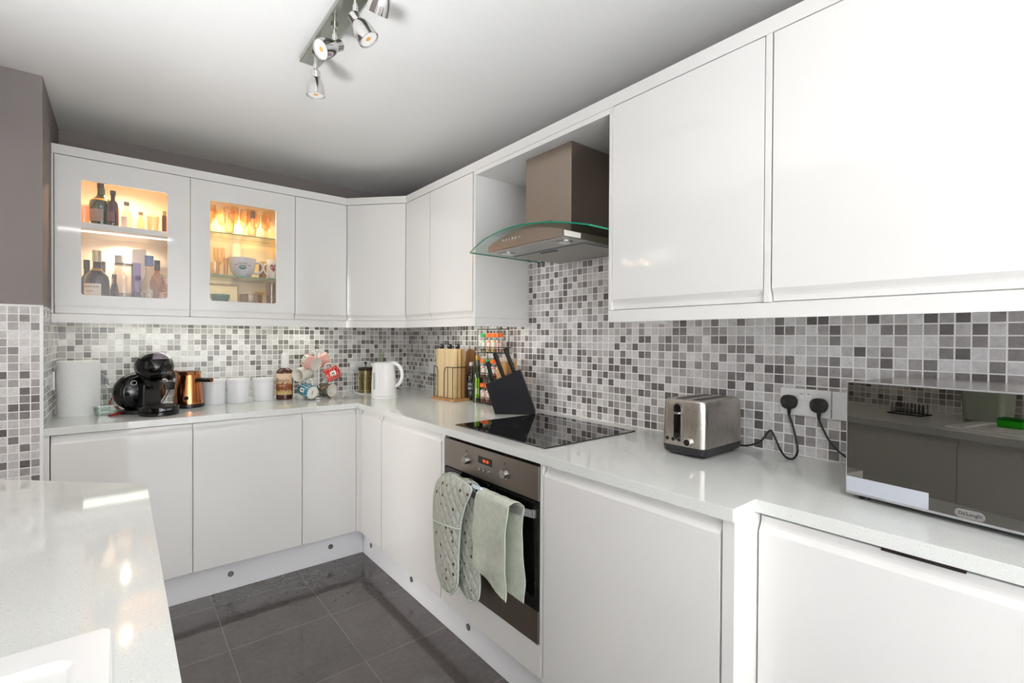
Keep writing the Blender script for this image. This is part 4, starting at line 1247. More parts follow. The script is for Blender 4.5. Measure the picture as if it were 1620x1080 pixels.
for z, row, tn in tiers:
    for k, (cp, ln, lc, sc) in enumerate(row):
        y = .074 - k * .0490
        o = thing('spice_jar', '%s-capped spice jar with %s ring label on the %s tier of the rack' % (capn[cp], ln, tn), 'spice jar', RL + Vector((-.018, y, z + .0022)), rz=math.radians(48), group='spice jars in the wire rack')
        for nm, me in zip(('glass', 'cap', 'spice', 'paper_label'), JM):
            mcopy = me.copy()
            mcopy.materials.clear()
            mcopy.materials.append({'glass': JG, 'cap': caps[cp], 'spice': M('spice_%d_%d_%d' % sc, sc, .9), 'paper_label': jl}[nm])
            c = bpy.data.objects.new(nm, mcopy); COL.objects.link(c); c.parent = o
            if nm == 'paper_label':
                b = bmesh.new(); n = 24
                def P3(r, a, off=.0012):
                    yy = r * math.cos(a) * .90; zz = .044 + r * math.sin(a); an = PI + yy / .0215
                    return ((.0215 + off) * math.cos(an), (.0215 + off) * math.sin(an), zz)
                v1 = [b.verts.new(P3(.0195, 2 * PI * q / n)) for q in range(n)]; v2 = [b.verts.new(P3(.0145, 2 * PI * q / n)) for q in range(n)]
                for q in range(n): b.faces.new((v1[q], v1[(q + 1) % n], v2[(q + 1) % n], v2[q]))
                mb = MB(); mb.add(b)
                v = [P3(.012, .55), P3(.012, PI - .55), P3(.012, PI + .55), P3(.012, -.55)]
                b = bmesh.new(); b.faces.new([b.verts.new(p) for p in (P3(.0125, .3), P3(.0125, PI - .3), P3(.0125, PI + .3), P3(.0125, -.3))]); mb.add(b)
                r_ = obj('ring_print', mb, M('ring_%d_%d_%d' % lc, lc, .5), None, smooth=0)
                r_.data.transform(Matrix.Translation(r_.location)); r_.location = (0, 0, 0); r_.parent = c; MWD[r_.name] = Matrix.Identity(4)
# kraft box behind the knives
t = thing('wooden_pepper_box', 'tan wooden box standing behind the knife block', 'box', (-.125, -1.387, .91))
obj('box', MB().box(-.035, .035, -.045, .045, 0, .255, .003), wood('tan_wood', (170, 118, 62), (204, 152, 92), (3, 20, 1)), t, local=True)
obj('lid', MB().box(-.036, .036, -.046, .046, .2555, .275, .003), M('clear_lid', (190, 172, 150), .4), t, local=True)

# ---------------------------------------------------------------- back worktop items
PAPER = None
def paper_mat():
    t = NT('embossed_paper'); p = t.objc()
    vo = t.n('ShaderNodeTexVoronoi'); t.l(p, vo.inputs['Vector']); vo.inputs['Scale'].default_value = 55
    n = t.noise(p, 40, 3, .6)
    b = t.bsdf(lin((247, 248, 246)), .95)
    t.bump(b, t.math('ADD', vo.outputs['Distance'], t.math('MULTIPLY', n, .5)), .45, .003)
    return t.m
t = thing('kitchen_roll', 'large white kitchen paper roll standing at the left end of the back worktop', 'kitchen roll', (-1.905, -.262, .91))
obj('paper', MB().lathe([(.022, 0), (.0785, 0), (.081, .003), (.081, .258), (.079, .262), (.022, .262), (.022, 0)], 56), paper_mat(), t, local=True, smooth=40)
obj('core', MB().lathe([(.021, .001), (.0195, .001), (.0195, .2605), (.021, .2605), (.021, .001)], 32), M('card', (176, 160, 140), .9), t, local=True)

t = thing('spray_bottle', 'clear plastic spray bottle with a grey trigger head beside the kitchen roll', 'spray bottle', (-1.822, -.170, .91), rz=math.radians(-20))
obj('bottle', MB().lathe([(0, 0), (.037, 0), (.040, .004), (.039, .030), (.033, .085), (.022, .118), (.0135, .130), (.0135, .140), (0, .140)], 36), CLEAR2, t, local=True, smooth=50)
obj('liquid', MB().lathe([(0, .003), (.0365, .003), (.0365, .028), (0, .030)], 32), glassy('pale_liquid', (214, 224, 214), .6), t, local=True)
tr = M('trigger_grey', (140, 142, 146), .4)
mb = MB().lathe([(0, .136), (.0165, .136), (.0165, .156), (.011, .160), (0, .160)], 20)
mb.prism([(-.022, .156), (.012, .156), (.016, .168), (.008, .186), (-.010, .196), (-.030, .192), (-.036, .180), (-.030, .176), (-.020, .178)], .020, .003, mx=Matrix(((1, 0, 0, 0), (0, 0, -1, .010), (0, 1, 0, 0), (0, 0, 0, 1))))
h = obj('spray_head', mb, tr, t, local=True, smooth=40)
obj('trigger', MB().tube([(.010, 0, .172), (.022, 0, .160), (.024, 0, .142), (.030, 0, .130)], [.006, .005, .004, .003], 8, sub=3), tr, h, local=True)
obj('nozzle', MB().cyl((-.036, 0, .184), (-.046, 0, .184), .006, 12), WPLAST, h, local=True)

t = thing('storage_tub', 'low clear plastic tub on the worktop between the roll and the coffee machine', 'tub', (-1.800, -.352, .91))
mb = MB(); mb.add(loft([rr3(.085, .055, .015, .001), rr3(.096, .064, .018, .040), rr3(.098, .066, .018, .042), rr3(.094, .062, .017, .042), rr3(.082, .052, .014, .004)]))
obj('tub', mb, CLEAR2, t, local=True)

RED = M('red_ribbon', (150, 22, 28), .55)
o = obj('lanyard', MB().tube([(-1.745, -.10, .985), (-1.775, -.14, .975), (-1.79, -.20, .945), (-1.765, -.27, .935), (-1.748, -.34, .925), (-1.765, -.40, .9165), (-1.790, -.425, .915), (-1.765, -.415, .915), (-1.735, -.375, .925), (-1.722, -.345, .955)], .0045, 6, sub=5), RED, label='dark red looped lanyard trailing beside the coffee machine', cat='lanyard', smooth=60)

# coffee machine (front direction along local +x)
cf = Vector((.45, -.90, 0)).normalized()
t = thing('coffee_machine', 'glossy black pod coffee machine with a round head and big round tank', 'coffee machine', (-1.655, -.385, .91), rz=math.atan2(cf.y, cf.x))
mb = MB()
mb.ball((-.035, 0, .108), .072, .118, .098, n=28)
tank = obj('body', mb, BLACKG, t, local=True, smooth=80)
obj('side_ring', MB().tube([(.005 + .012 * math.cos(a) * 0, .092 * math.cos(a), .108 + .078 * math.sin(a)) for a in [2 * PI * k / 40 for k in range(40)]], .006, 8, closed=True), BLACK, tank, local=True)
obj('rear_foot', MB().lathe([(0, 0), (.070, 0), (.072, .004), (.066, .016), (.040, .026), (0, .026)], 36, (-.045, -.012, 0)), BLACK, t, local=True, smooth=40)
mb = MB().box(.000, .072, -.042, .042, .012, .150, .008)
col = obj('column', mb, BLACK, t, local=True)
obj('column_panel', MB().box(.0715, .0745, -.034, .034, .040, .128, .001), M('column_black', (30, 29, 30), .22), col, local=True)
obj('spout', MB().lathe([(0, .118), (.014, .118), (.020, .135), (.030, .160), (0, .160)], 24, (.108, 0, 0)), BLACK, t, local=True)
mb = MB().lathe([(0, 0), (.080, 0), (.083, .004), (.083, .017), (.080, .020), (.083, .023), (.083, .040), (.079, .045), (.074, .045), (.073, .041), (0, .041)], 48, (.125, .0, 0))
tray = obj('drip_tray', mb, BLACKG, t, local=True, smooth=35)
mb = MB()
for k in range(-5, 6):
    w = math.sqrt(max(.0, .068 ** 2 - (k * .012) ** 2)); mb.box(.125 - w, .125 + w, k * .012 - .003, k * .012 + .003, .042, .0445, .0005)
obj('drip_grid', mb, CHROMED, tray, local=True)
wrap_text('tray_lettering', 'MELODY', .012, .083, .0305, -.15, M('silver_print', (170, 172, 190), .3, .5), tray, c=(.125, 0), off=.0006)
mb = MB(); mb.ball((0, 0, 0), .082, .079, .070, n=30)
hd = obj('head', MB().ball((.085, 0, .236), .084, .080, .071, n=30), BLACKG, t, local=True, smooth=80)
obj('neck', MB().lathe([(.034, .14), (.036, .165), (.05, .19), (0, .2)], 28, (.060, 0, 0)), BLACK, t, local=True)
mb = MB(); mb.grid([[(.085 + .088 * math.sin(p) * math.cos(a) * 1.0, .084 * math.sin(p) * math.sin(a) * 1.0, .236 + .0745 * math.cos(p)) for a in [-.62 + 1.24 * j / 12 for j in range(13)]] for p in [.42 + .62 * i / 8 for i in range(9)]])
obj('head_badge', mb, M('head_silver', (176, 172, 186), .15, .9), hd, local=True, smooth=80)
sph = lambda z: math.sqrt(max(0, 1 - ((z - .236) / .071) ** 2)) * .084
wrap_text('head_lettering', 'KRUPS', .015, .08, .206, .12, M('silver_print', (170, 172, 190), .3, .5), hd, c=(.085, 0), off=.0012, rfun=sph)
obj('side_lever', MB().ball((.045, .096, .188), .026, .022, .030, n=16).tube([(.050, .06, .20), (.045, .096, .188)], .016, 10), BLACK, t, local=True, smooth=60)
obj('power_button', MB().lathe([(.010, 0), (.013, .0005), (.013, .002), (.010, .002), (.010, 0)], 24, mx=frame((.024, -.058, .155), (.75, -.45, .45), (0, 1, 0))), CHROMED, tank, local=True)
t = thing('plug_adaptor', 'small black mains adaptor on the back wall right of the coffee machine', 'adaptor', (-1.52, -.0145, .985))
obj('casing', MB().box(-.026, .026, -.002, .014, .0, .045, .005), BLACK, t, local=True)
cord('black lead from the coffee machine to the adaptor on the back wall', [(-1.60, -.27, .925), (-1.575, -.22, .935), (-1.55, -.12, .96), (-1.53, -.05, .985), (-1.522, -.020, .990)], .003, BLACK)

# copper drinks maker
COP = NT('polished_copper'); COP.bsdf(lin((206, 134, 88)), .14, 1.0); COP = COP.m
t = thing('hot_chocolate_maker', 'polished copper jug with a black side handle and black base', 'hot chocolate maker', (-1.458, -.272, .91), rz=math.atan2(CR.y, CR.x))
obj('base', MB().lathe([(0, 0), (.070, 0), (.072, .003), (.0715, .020), (0, .020)], 44), BLACK, t, local=True)
prof = [(0, .0202), (.0705, .0202), (.0708, .030), (.066, .085), (.0595, .140), (.0555, .172), (.0560, .180), (.0600, .192), (.0605, .1935), (.0550, .190), (.053, .175), (.060, .1), (0, .05)]
cb_ = obj('jug', MB().lathe(prof, 48), COP, t, local=True, smooth=40)
obj('lid', MB().lathe([(0, .186), (.054, .186), (.0545, .190), (.050, .197), (0, .199)], 40), M('lid_bronze', (92, 74, 60), .25, .6), t, local=True)
obj('spout', MB().prism([(-.052, .172), (-.078, .200), (-.052, .196)], .030, .002, mx=Matrix(((1, 0, 0, 0), (0, 0, -1, .015), (0, 1, 0, 0), (0, 0, 0, 1)))), COP, t, local=True)
hn = obj('handle', MB().cyl((.048, -.01, .148), (.140, -.024, .150), .0115, 20, r2=.0125), BLACK, t, local=True)
obj('handle_cap', MB().cyl((.140, -.024, .150), (.1415, -.0243, .150), .0118, 20), COP, hn, local=True)
obj('knob', MB().cyl((.030, -.060, .055), (.033, -.070, .055), .010, 18), BLACK, t, local=True)
mb = MB()
for z in (.045, .055, .065): mb.box(-.048, -.030, -.061, -.057, z - .0014, z + .0014)
obj('scale_marks', mb, M('dark_marks', (60, 36, 24), .4), t, local=True)

# canisters
CE = M('canister_white', (236, 236, 240), .3)
labs = ['leftmost of the three white canisters, partly behind the copper jug handle', 'middle one of the three white canisters', 'rightmost of the three white canisters, beside the syrup bottle']
src = None
for k, (x, y, r, h) in enumerate(((-1.333, -.215, .060, .141), (-1.213, -.232, .057, .140), (-1.073, -.205, .058, .136))):
    t = thing('canister', labs[k], 'canister', (x, y, .91), group='white kitchen canisters')
    obj('body', MB().lathe([(0, 0), (r - .002, 0), (r, .002), (r, h - .020), (0, h - .020)], 44), CE, t, local=True)
    obj('lid', MB().lathe([(0, h - .0195), (r + .0015, h - .0195), (r + .0015, h - .002), (r - .001, h), (0, h)], 44), CE, t, local=True)
    o = obj('seal', MB().lathe([(0, h - .0205), (r + .0004, h - .0205), (r + .0004, h - .0192), (0, h - .0192)], 44), M('seal_grey', (170, 168, 172), .4), t, local=True)

# syrup bottle with pump sleeve
SY = M('syrup_glass', (74, 28, 12), .06, Specular_IOR_Level=.7)
def lab_mat():
    t = NT('syrup_label'); g = t.n('ShaderNodeTexCoord').outputs['Object']
    sp = t.n('ShaderNodeSeparateXYZ'); t.l(g, sp.inputs[0])
    n = t.noise(g, 70, 4, .7)
    z = t.math('MULTIPLY_ADD', n, .05, sp.outputs[2])
    c = t.ramp(t.math('MULTIPLY', z, 5.5), [(.0, (214, 196, 150)), (.42, (200, 170, 110)), (.46, (126, 66, 26)), (.66, (150, 84, 34)), (.72, (226, 196, 160)), (1., (232, 204, 176))])
    t.bsdf(c, .5); return t.m
t = bottle('syrup_bottle', 'brown coffee syrup bottle with an orange and cream label and white pump sleeve', (-.957, -.220, .91),
       [(0, 0), (.044, 0), (.0475, .004), (.0475, .160), (.045, .175), (.030, .188), (.017, .196), (.0155, .215), (0, .216)], SY,
       [(0, .190), (.0215, .190), (.0205, .276), (.017, .280), (.012, .288), (0, .289)], WPLAST,
       [(lab_mat(), .030, .160, FA - 1.35, FA + 1.35, lambda z: .0475)])
wrap_text('label_lettering', 'Simply', .034, .0475, .118, FA + .02, M('dark_script', (70, 34, 20), .5), t, off=.0016)
wrap_text('label_lettering', 'syrup', .016, .0475, .088, FA + .02, M('cream_script', (235, 214, 180), .5), t, off=.0016)

# mug tree and mugs
MT = Vector((-.785, -.295, .91))
t = thing('mug_tree', 'chrome wire mug tree hung with patterned mugs', 'mug tree', MT)
mb = MB()
mb.tube([(.078 * math.cos(2 * PI * k / 28), .078 * math.sin(2 * PI * k / 28), .006) for k in range(28)], .0035, 8, closed=True)
for k in range(3):
    a = k * PI / 3; mb.tube([(.078 * math.cos(a), .078 * math.sin(a), .006), (0, 0, .012), (-.078 * math.cos(a), -.078 * math.sin(a), .006)], .0028, 8)
obj('base', mb, CHROME, t, local=True, smooth=60)
mb = MB()
for dx in (-.010, .010): mb.tube([(dx, 0, .010), (dx, 0, .290), (dx * 2.4, 0, .315), (dx * 1.2, 0, .330), (0, 0, .322)], .0022, 8, sub=3)
obj('pole', mb, CHROME, t, local=True, smooth=60)
mugs = [
 # centre, axis(bottom->rim), handle dir, kind, label
 ((-.832, -.330, 1.138), cdir(.86, -.42, -.22), (0, 0, 1), 'pink', 'pink mug with dark floral print, mouth facing right, top left of the mug tree'),
 ((-.742, -.262, 1.146), cdir(-.72, -.2, -.30), (0, 0, 1), 'pink2', 'plain pink mug behind the top of the mug tree'),
 ((-.868, -.275, 1.066), cdir(-.25, -.95, -.12), cdir(.9, -.2, .4), 'white', 'white mug with its open mouth facing the room, middle left of the mug tree'),
 ((-.712, -.340, 1.062), cdir(.72, .56, .34), cdir(-.45, 0, .9), 'red', 'red polka-dot mug hanging base-first on the right of the mug tree'),
 ((-.856, -.352, .966), cdir(-.84, .50, .22), cdir(.30, 0, .95), 'teal', 'teal polka-dot mug hanging lowest on the left of the mug tree'),
 ((-.728, -.300, .960), cdir(.90, -.36, -.05), cdir(-.5, 0, .86), 'brown', 'brown and teal patterned mug at the bottom right of the mug tree'),
]
def dots_mat(name, base, dots, scale=85, size=.30):
    t = NT(name); p = t.objc()
    vo = t.n('ShaderNodeTexVoronoi'); t.l(p, vo.inputs['Vector']); vo.inputs['Scale'].default_value = scale; vo.inputs['Randomness'].default_value = .25
    c = t.mix(t.math('LESS_THAN', vo.outputs['Distance'], size), lin(base), lin(dots)); t.bsdf(c, .12); return t.m
def blot_mat(name, base, c2, c3, scale=45):
    t = NT(name); p = t.objc(); n = t.noise(p, scale, 3, .6); n2 = t.noise(p, scale * 1.6, 2, .5)
    c = t.mix(t.math('GREATER_THAN', n, .56), lin(base), lin(c2)); c = t.mix(t.math('GREATER_THAN', n2, .60), c, lin(c3)); t.bsdf(c, .15); return t.m
WC = M('white_china', (240, 236, 228), .12)
mm_ = {'pink': M('pink_china', (232, 176, 166), .14), 'pink2': M('pink_china', (232, 176, 166), .14), 'white': WC, 'red': dots_mat('red_polka', (206, 34, 26), (245, 235, 230)), 'teal': dots_mat('teal_polka', (8, 120, 148), (230, 240, 240)),
       'brown': blot_mat('brown_pattern', (104, 92, 70), (40, 120, 120), (190, 150, 130))}
for c, ax, hd_, kind, lab in mugs:
    ax = Vector(ax); mxm = frame(Vector(c) - ax * .045, ax, Vector(hd_))
    o = thing('mug', lab, 'mug', mx=mxm, group='mugs on the mug tree')
    r, h = .042, .090
    mb = MB().lathe([(r - .004, .0), (r - .001, .002), (r, .006), (r, h - .001), (r - .001, h)], 40)
    mb.lathe([(0, .0022), (r - .010, .0022), (r - .009, 0), (r - .004, 0)], 40, mat=1)
    mb.lathe([(r - .001, h), (r - .003, h), (r - .0035, h - .002), (r - .004, .010), (r - .008, .006), (0, .006)], 40, mat=1)
    ob = obj('body', mb, [mm_[kind], WC], o, local=True, smooth=50)
    obj('handle', MB().tube([(r - .002, 0, h * .80), (r + .018, 0, h * .80), (r + .027, 0, h * .62), (r + .024, 0, h * .38), (r - .002, 0, h * .22)], .0048, 10, sub=5), WC, o, local=True, smooth=60)
    if kind in ('red', 'teal'):
        # small white tag print and base stamp
        a0 = PI / 2 * (-1 if kind == 'red' else 1)
        vdir = (mxm.inverted().to_3x3() @ Vector((-.5, -.86, 0))); a0 = math.atan2(vdir.y, vdir.x)
        g = MB(); g.grid(patch(lambda z: r, .028, .064, a0 - .30, a0 + .30, 8, 4, .0006)); obj('tag_print', g, WC, ob, local=True, smooth=60)
        g = MB(); g.grid(patch(lambda z: r, .038, .054, a0 - .08, a0 + .14, 4, 3, .0010)); obj('tag_motif', g, M('motif_dark', (60, 60, 110), .4) if kind == 'teal' else M('motif_green', (30, 120, 60), .4), ob, local=True, smooth=60)
        obj('base_stamp', MB().box(-.012, .012, -.0018, .0018, .0010, .0021), M('stamp_grey', (120, 110, 108), .6), ob, local=True, smooth=0)
    if kind == 'pink':
        vdir = (mxm.inverted().to_3x3() @ Vector((-.5, -.86, .2))); a0 = math.atan2(vdir.y, vdir.x)
        g = MB(); g.grid(patch(lambda z: r, .004, .040, a0 - .65, a0 + .65, 12, 4, .0006)); obj('floral_print', g, blot_mat('floral', (225, 222, 210), (60, 64, 60), (170, 180, 160), 130), ob, local=True, smooth=60)

# kettle
KA = math.atan2(CR.y, CR.x)
t = thing('kettle', 'white plastic jug kettle in the corner of the worktop', 'kettle', (-.442, -.530, .91), rz=KA)
obj('power_base', MB().lathe([(0, 0), (.078, 0), (.080, .003), (.080, .012), (.077, .015), (0, .015)], 44), WPLAST, t, local=True)
rings = []
for z, w in ((.016, .150), (.022, .153), (.10, .148), (.175, .138), (.212, .130), (.222, .122), (.227, .100)):
    rings.append(rr3(w, w * .93, w * .40, z, cx=-.004 * (z / .2), n=8))
mb = MB(); mb.add(loft(rings)); kb = obj('jug', mb, WPLAST, t, local=True, smooth=50)
obj('handle', MB().tube([(.035, 0, .218), (.068, 0, .219), (.098, 0, .200), (.113, 0, .165), (.112, 0, .125), (.095, 0, .090), (.066, 0, .072)], [.014, .0125, .0115, .011, .011, .011, .013], 14, sub=5), WPLAST, t, local=True, smooth=60)
obj('switch', MB().cyl((.084, -.004, .066), (.094, -.010, .060), .0045, 12), BLACK, t, local=True)
obj('water_gauge', MB().box(-.048, -.041, -.0755, -.0700, .060, .165, .002), M('gauge_grey', (150, 156, 162), .3), kb, local=True)
obj('spout', MB().prism([(-.062, .188), (-.086, .218), (-.060, .222)], .040, .003, mx=Matrix(((1, 0, 0, 0), (0, 0, -1, .020), (0, 1, 0, 0), (0, 0, 0, 1)))), WPLAST, kb, local=True)

# cafetiere, glass bottle
t = thing('cafetiere', 'slotted steel cafetiere with a dark lid between the socket and the kettle', 'cafetiere', (-.418, -.170, .91))
obj('glass_jug', MB().lathe([(0, .006), (.043, .006), (.043, .150), (.041, .150), (.041, .008), (0, .008)], 36), glassy('coffee_glass', (190, 170, 110), 1.2), t, local=True)
mb = MB()
for z in (.0, .012, .134, .146):
    mb.lathe([(.0440, z), (.0462, z), (.0462, z + .009), (.0440, z + .009), (.0440, z)], 36)
for k in range(18):
    a = 2 * PI * k / 18; m4 = Matrix.Rotation(a, 4, 'Z'); mb.box(.0442, .0460, -.0032, .0032, .002, .152, 0, mx=m4)
for z in [.028 + .012 * k for k in range(9)]: mb.lathe([(.0444, z), (.0458, z), (.0458, z + .0045), (.0444, z + .0045), (.0444, z)], 36)
obj('steel_frame', mb, M('gold_steel', (186, 172, 128), .25, 1.0), t, local=True)
obj('lid', MB().lathe([(0, .153), (.048, .153), (.050, .156), (.050, .170), (.044, .176), (0, .178)], 36), M('lid_brown', (54, 44, 34), .4), t, local=True)
obj('plunger_knob', MB().cyl((0, 0, .178), (0, 0, .20), .003, 10).ball((0, 0, .205), .011, .011, .010, n=12), M('lid_brown', (54, 44, 34), .4), t, local=True, smooth=60)
bottle('glass_bottle', 'clear stoppered glass bottle standing behind the white kettle', (-.335, -.240, .91),
       [(0, 0), (.036, 0), (.038, .004), (.038, .150), (.030, .185), (.017, .215), (.0165, .258), (0, .259)], glassy('bottle_greenish', (214, 222, 200), 1.4),
       [(0, .256), (.020, .256), (.022, .262), (.018, .280), (0, .282)], glassy('stopper_clear', (225, 228, 215), 1.6), rz=0)

# ---------------------------------------------------------------- things in the lit cabinets
def gl(c, r=1.3):
    c = tuple(int(255 - (255 - x) * .55) for x in c)
    return glassy('gl_%d_%d_%d' % c, c, r)
ZU, ZL = 1.8432, 1.4175
def rfc(v): return lambda z: v
# upper shelf, left cabinet
b1 = bottle('whisky_bottle', 'green-necked round-shouldered whisky bottle on the upper shelf of the first lit cabinet', (-1.822, -.235, ZU),
   [(0, 0), (.036, 0), (.040, .004), (.042, .070), (.048, .100), (.044, .125), (.020, .150), (.0155, .165), (.0150, .235), (0, .236)], M('green_glass_dark', (20, 50, 8), .05, Specular_IOR_Level=.8),
   [(0, .190), (.0162, .190), (.0165, .236), (.015, .240), (0, .240)], M('foil_dark', (48, 40, 34), .35, .3), [(M('old_label', (150, 130, 118), .5), .020, .085, FA - .8, FA + .8, lambda z: .0435), (M('gold_band', (196, 160, 40), .3, .4), .126, .137, FA - 1.2, FA + 1.2, lambda z: .044 - (z - .125) * .96)])
bottle('spirit_bottle', 'small dark red bottle with a black cap beside the green-necked whisky', (-1.776, -.292, ZU), [(0, 0), (.021, 0), (.023, .003), (.023, .090), (.019, .115), (.009, .130), (.009, .160), (0, .161)], M('red_glass', (66, 8, 8), .06, Specular_IOR_Level=.8),
   [(0, .155), (.0115, .155), (.0115, .176), (0, .177)], M('cap_navy', (34, 30, 52), .35), [(M('plum_label', (120, 84, 84), .5), .020, .070, FA - .9, FA + .9, lambda z: .023)])
bottle('spirit_bottle', 'small clear bottle with a grey cap alone on the upper shelf', (-1.722, -.20, ZU), [(0, 0), (.021, 0), (.023, .003), (.023, .080), (.018, .100), (.009, .112), (.009, .135), (0, .136)], gl((226, 214, 200)),
   [(0, .132), (.0115, .132), (.0115, .150), (0, .151)], M('cap_grey', (96, 92, 80), .35), [(M('pale_label', (214, 208, 208), .5), .018, .070, FA - .9, FA + .7, lambda z: .023)])
bottle('spirit_bottle', 'smallest clear miniature bottle on the upper shelf', (-1.664, -.20, ZU), [(0, 0), (.016, 0), (.017, .003), (.017, .055), (.012, .070), (.008, .078), (.008, .095), (0, .096)], gl((226, 206, 176)),
   [(0, .093), (.010, .093), (.010, .108), (0, .109)], M('cap_beige', (150, 132, 104), .35))
def tumbler(name, lab, loc, r, h, col=(236, 226, 208), cat='glass', prof=None, group=None, rz=0):
    t = thing(name, lab, cat, loc, group=group)
    prof = prof or [(0, 0), (r * .80, 0), (r * .84, .003), (r, h), (r - .0015, h), (r * .84 - .002, .008), (0, .008)]
    obj('glass', MB().lathe(prof, 32), gl(col, 1.8), t, local=True, smooth=50)
    return t
tumbler('tumbler', 'clear flared tumbler right of the miniature bottle on the upper shelf', (-1.612, -.20, ZU), .028, .095)
tumbler('tumbler', 'pinkish glass at the far left of the upper shelf', (-1.888, -.23, ZU), .026, .100, (236, 200, 184))
bottle('vial', 'narrow dark brown vial at the right end of the upper shelf', (-1.562, -.20, ZU), [(0, 0), (.010, 0), (.011, .002), (.011, .100), (.007, .108), (0, .108)], M('vial_brown', (84, 40, 26), .15), [(0, .106), (.0095, .106), (.0095, .130), (0, .131)], M('cap_beige', (150, 132, 104), .35), cat='bottle')
# lower shelf, left cabinet
tm = bottle('whisky_bottle', 'round-shouldered dark whisky bottle with a cream arched label, lower left of the first lit cabinet', (-1.838, -.255, ZL),
   [(0, 0), (.044, 0), (.048, .005), (.048, .150), (.044, .175), (.026, .200), (.0165, .215), (.0160, .285), (0, .286)], M('dark_amber_glass', (34, 10, 6), .05, Specular_IOR_Level=.8),
   [(0, .245), (.0180, .245), (.0180, .302), (0, .304)], M('cork_gold', (200, 188, 150), .35, .2), [(M('cream_paper', (222, 208, 196), .5), .020, .135, FA - .95, FA + .95, lambda z: .048), (M('gold_neck', (190, 150, 60), .3, .5), .200, .212, FA - 1.5, FA + 1.5, lambda z: .0262 - (z - .2) * .6)])
wrap_text('label_lettering', 'TAMNAVULIN', .0125, .048, .118, FA, M('label_ink', (70, 44, 40), .5), tm, off=.0012)
wrap_text('label_lettering', 'Speyside', .009, .048, .098, FA, M('label_ink', (70, 44, 40), .5), tm, off=.0012)
for x, y, h, lab, cc in ((-1.880, -.160, .262, 'slim dark bottle at the back left of the lower shelf', (54, 50, 44)), (-1.820, -.098, .268, 'slim dark bottle behind the round-shouldered whisky', (66, 58, 50))):
    bottle('wine_bottle', lab, (x, y, ZL), [(0, 0), (.028, 0), (.030, .003), (.030, .140), (.022, .170), (.012, .190), (.011, h - .02), (0, h - .02)], M('olive_glass', (60, 56, 30), .06),
      [(0, h - .045), (.0130, h - .045), (.0130, h), (0, h + .001)], M('foil_%d' % cc[0], cc, .4))
bottle('spirit_bottle', 'small dark red bottle beside the round-shouldered whisky on the lower shelf', (-1.771, -.226, ZL), [(0, 0), (.016, 0), (.017, .003), (.017, .110), (.012, .140), (.008, .150), (.008, .175), (0, .175)], M('red_glass', (66, 8, 8), .06, Specular_IOR_Level=.8),
   [(0, .17), (.0098, .17), (.0098, .192), (0, .193)], M('cap_navy', (34, 30, 52), .35), [(M('plum_label', (120, 84, 84), .5), .03, .09, FA - .9, FA + .9, lambda z: .017)])
bottle('spirit_bottle', 'tall clear bottle with a pale cap at the back of the lower shelf', (-1.752, -.115, ZL), [(0, 0), (.031, 0), (.033, .003), (.033, .190), (.025, .215), (.014, .232), (.014, .275), (0, .276)], gl((232, 226, 214)),
   [(0, .262), (.019, .262), (.019, .305), (0, .306)], M('cap_pale', (200, 206, 200), .35))
jr = thing('storage_jar', 'wide clear glass jar with a silver rim in the middle of the lower shelf', 'jar', (-1.733, -.262, ZL))
obj('glass', MB().lathe([(0, 0), (.044, 0), (.047, .004), (.046, .120), (.040, .190), (.038, .235), (0, .236)], 36), gl((222, 216, 220), 1.7), jr, local=True, smooth=50)
obj('contents', MB().lathe([(0, .004), (.042, .004), (.042, .095), (0, .095)], 32), gl((176, 164, 186), .8), jr, local=True, smooth=50)
obj('lid', MB().lathe([(0, .236), (.038, .236), (.038, .246), (0, .247)], 32), M('lid_pewter', (150, 148, 140), .3, .8), jr, local=True)
g = MB(); g.grid([[(.0475 * math.cos(a), .0475 * math.sin(a), .075 - .030 * math.cos((a - FA) * 1.3) + w) for a in [FA - 1.0 + 2.0 * k / 16 for k in range(17)]] for w in (0, .007)])
obj('etched_swag', g, M('etched_white', (245, 242, 240), .5), jr, local=True, smooth=60)
def carton(lab, x, y, w, d_, h, col, name='gift_carton', band=None):
    t = thing(name, lab, 'carton', (x, y, ZL))
    b = obj('box', MB().box(-w / 2, w / 2, -d_ / 2, d_ / 2, 0, h, .001), col, t, local=True)
    if band: obj('band', MB().box(-w / 2 - .0005, w / 2 + .0005, -d_ / 2 - .0005, d_ / 2 + .0005, h * .12, h * .42, .0004), band, b, local=True)
carton('slim purple carton behind the clear jar on the lower shelf', -1.683, -.190, .040, .045, .262, M('purple_card', (164, 146, 188), .5), band=M('violet_band', (96, 70, 130), .5))
carton('tall cream carton at the back of the lower shelf', -1.668, -.110, .062, .062, .345, M('cream_card', (240, 228, 210), .5))
jb = bottle('rum_bottle', 'clear bottle with a blue cap and a colourful letter J label on the lower shelf', (-1.630, -.258, ZL), [(0, 0), (.036, 0), (.039, .004), (.039, .120), (.036, .150), (.022, .180), (.016, .200), (.015, .250), (0, .251)], gl((226, 222, 206), 1.6),
   [(0, .245), (.0195, .245), (.0195, .298), (0, .299)], M('cap_blue', (120, 132, 176), .4), [(blot_mat('colour_label', (196, 176, 150), (90, 140, 110), (190, 84, 56), 110), .012, .120, FA - .95, FA + .95, lambda z: .039)])
wrap_text('label_lettering', 'J', .062, .039, .078, FA + .05, M('letter_maroon', (120, 36, 40), .5), jb, off=.0016)
bottle('wine_bottle', 'amber bottle with a black cap behind the letter J bottle', (-1.592, -.165, ZL), [(0, 0), (.031, 0), (.033, .003), (.033, .170), (.024, .200), (.012, .220), (.0115, .262), (0, .263)], gl((206, 150, 84), 1.3),
   [(0, .236), (.0135, .236), (.0135, .290), (0, .291)], M('cap_blackish', (40, 30, 28), .35))
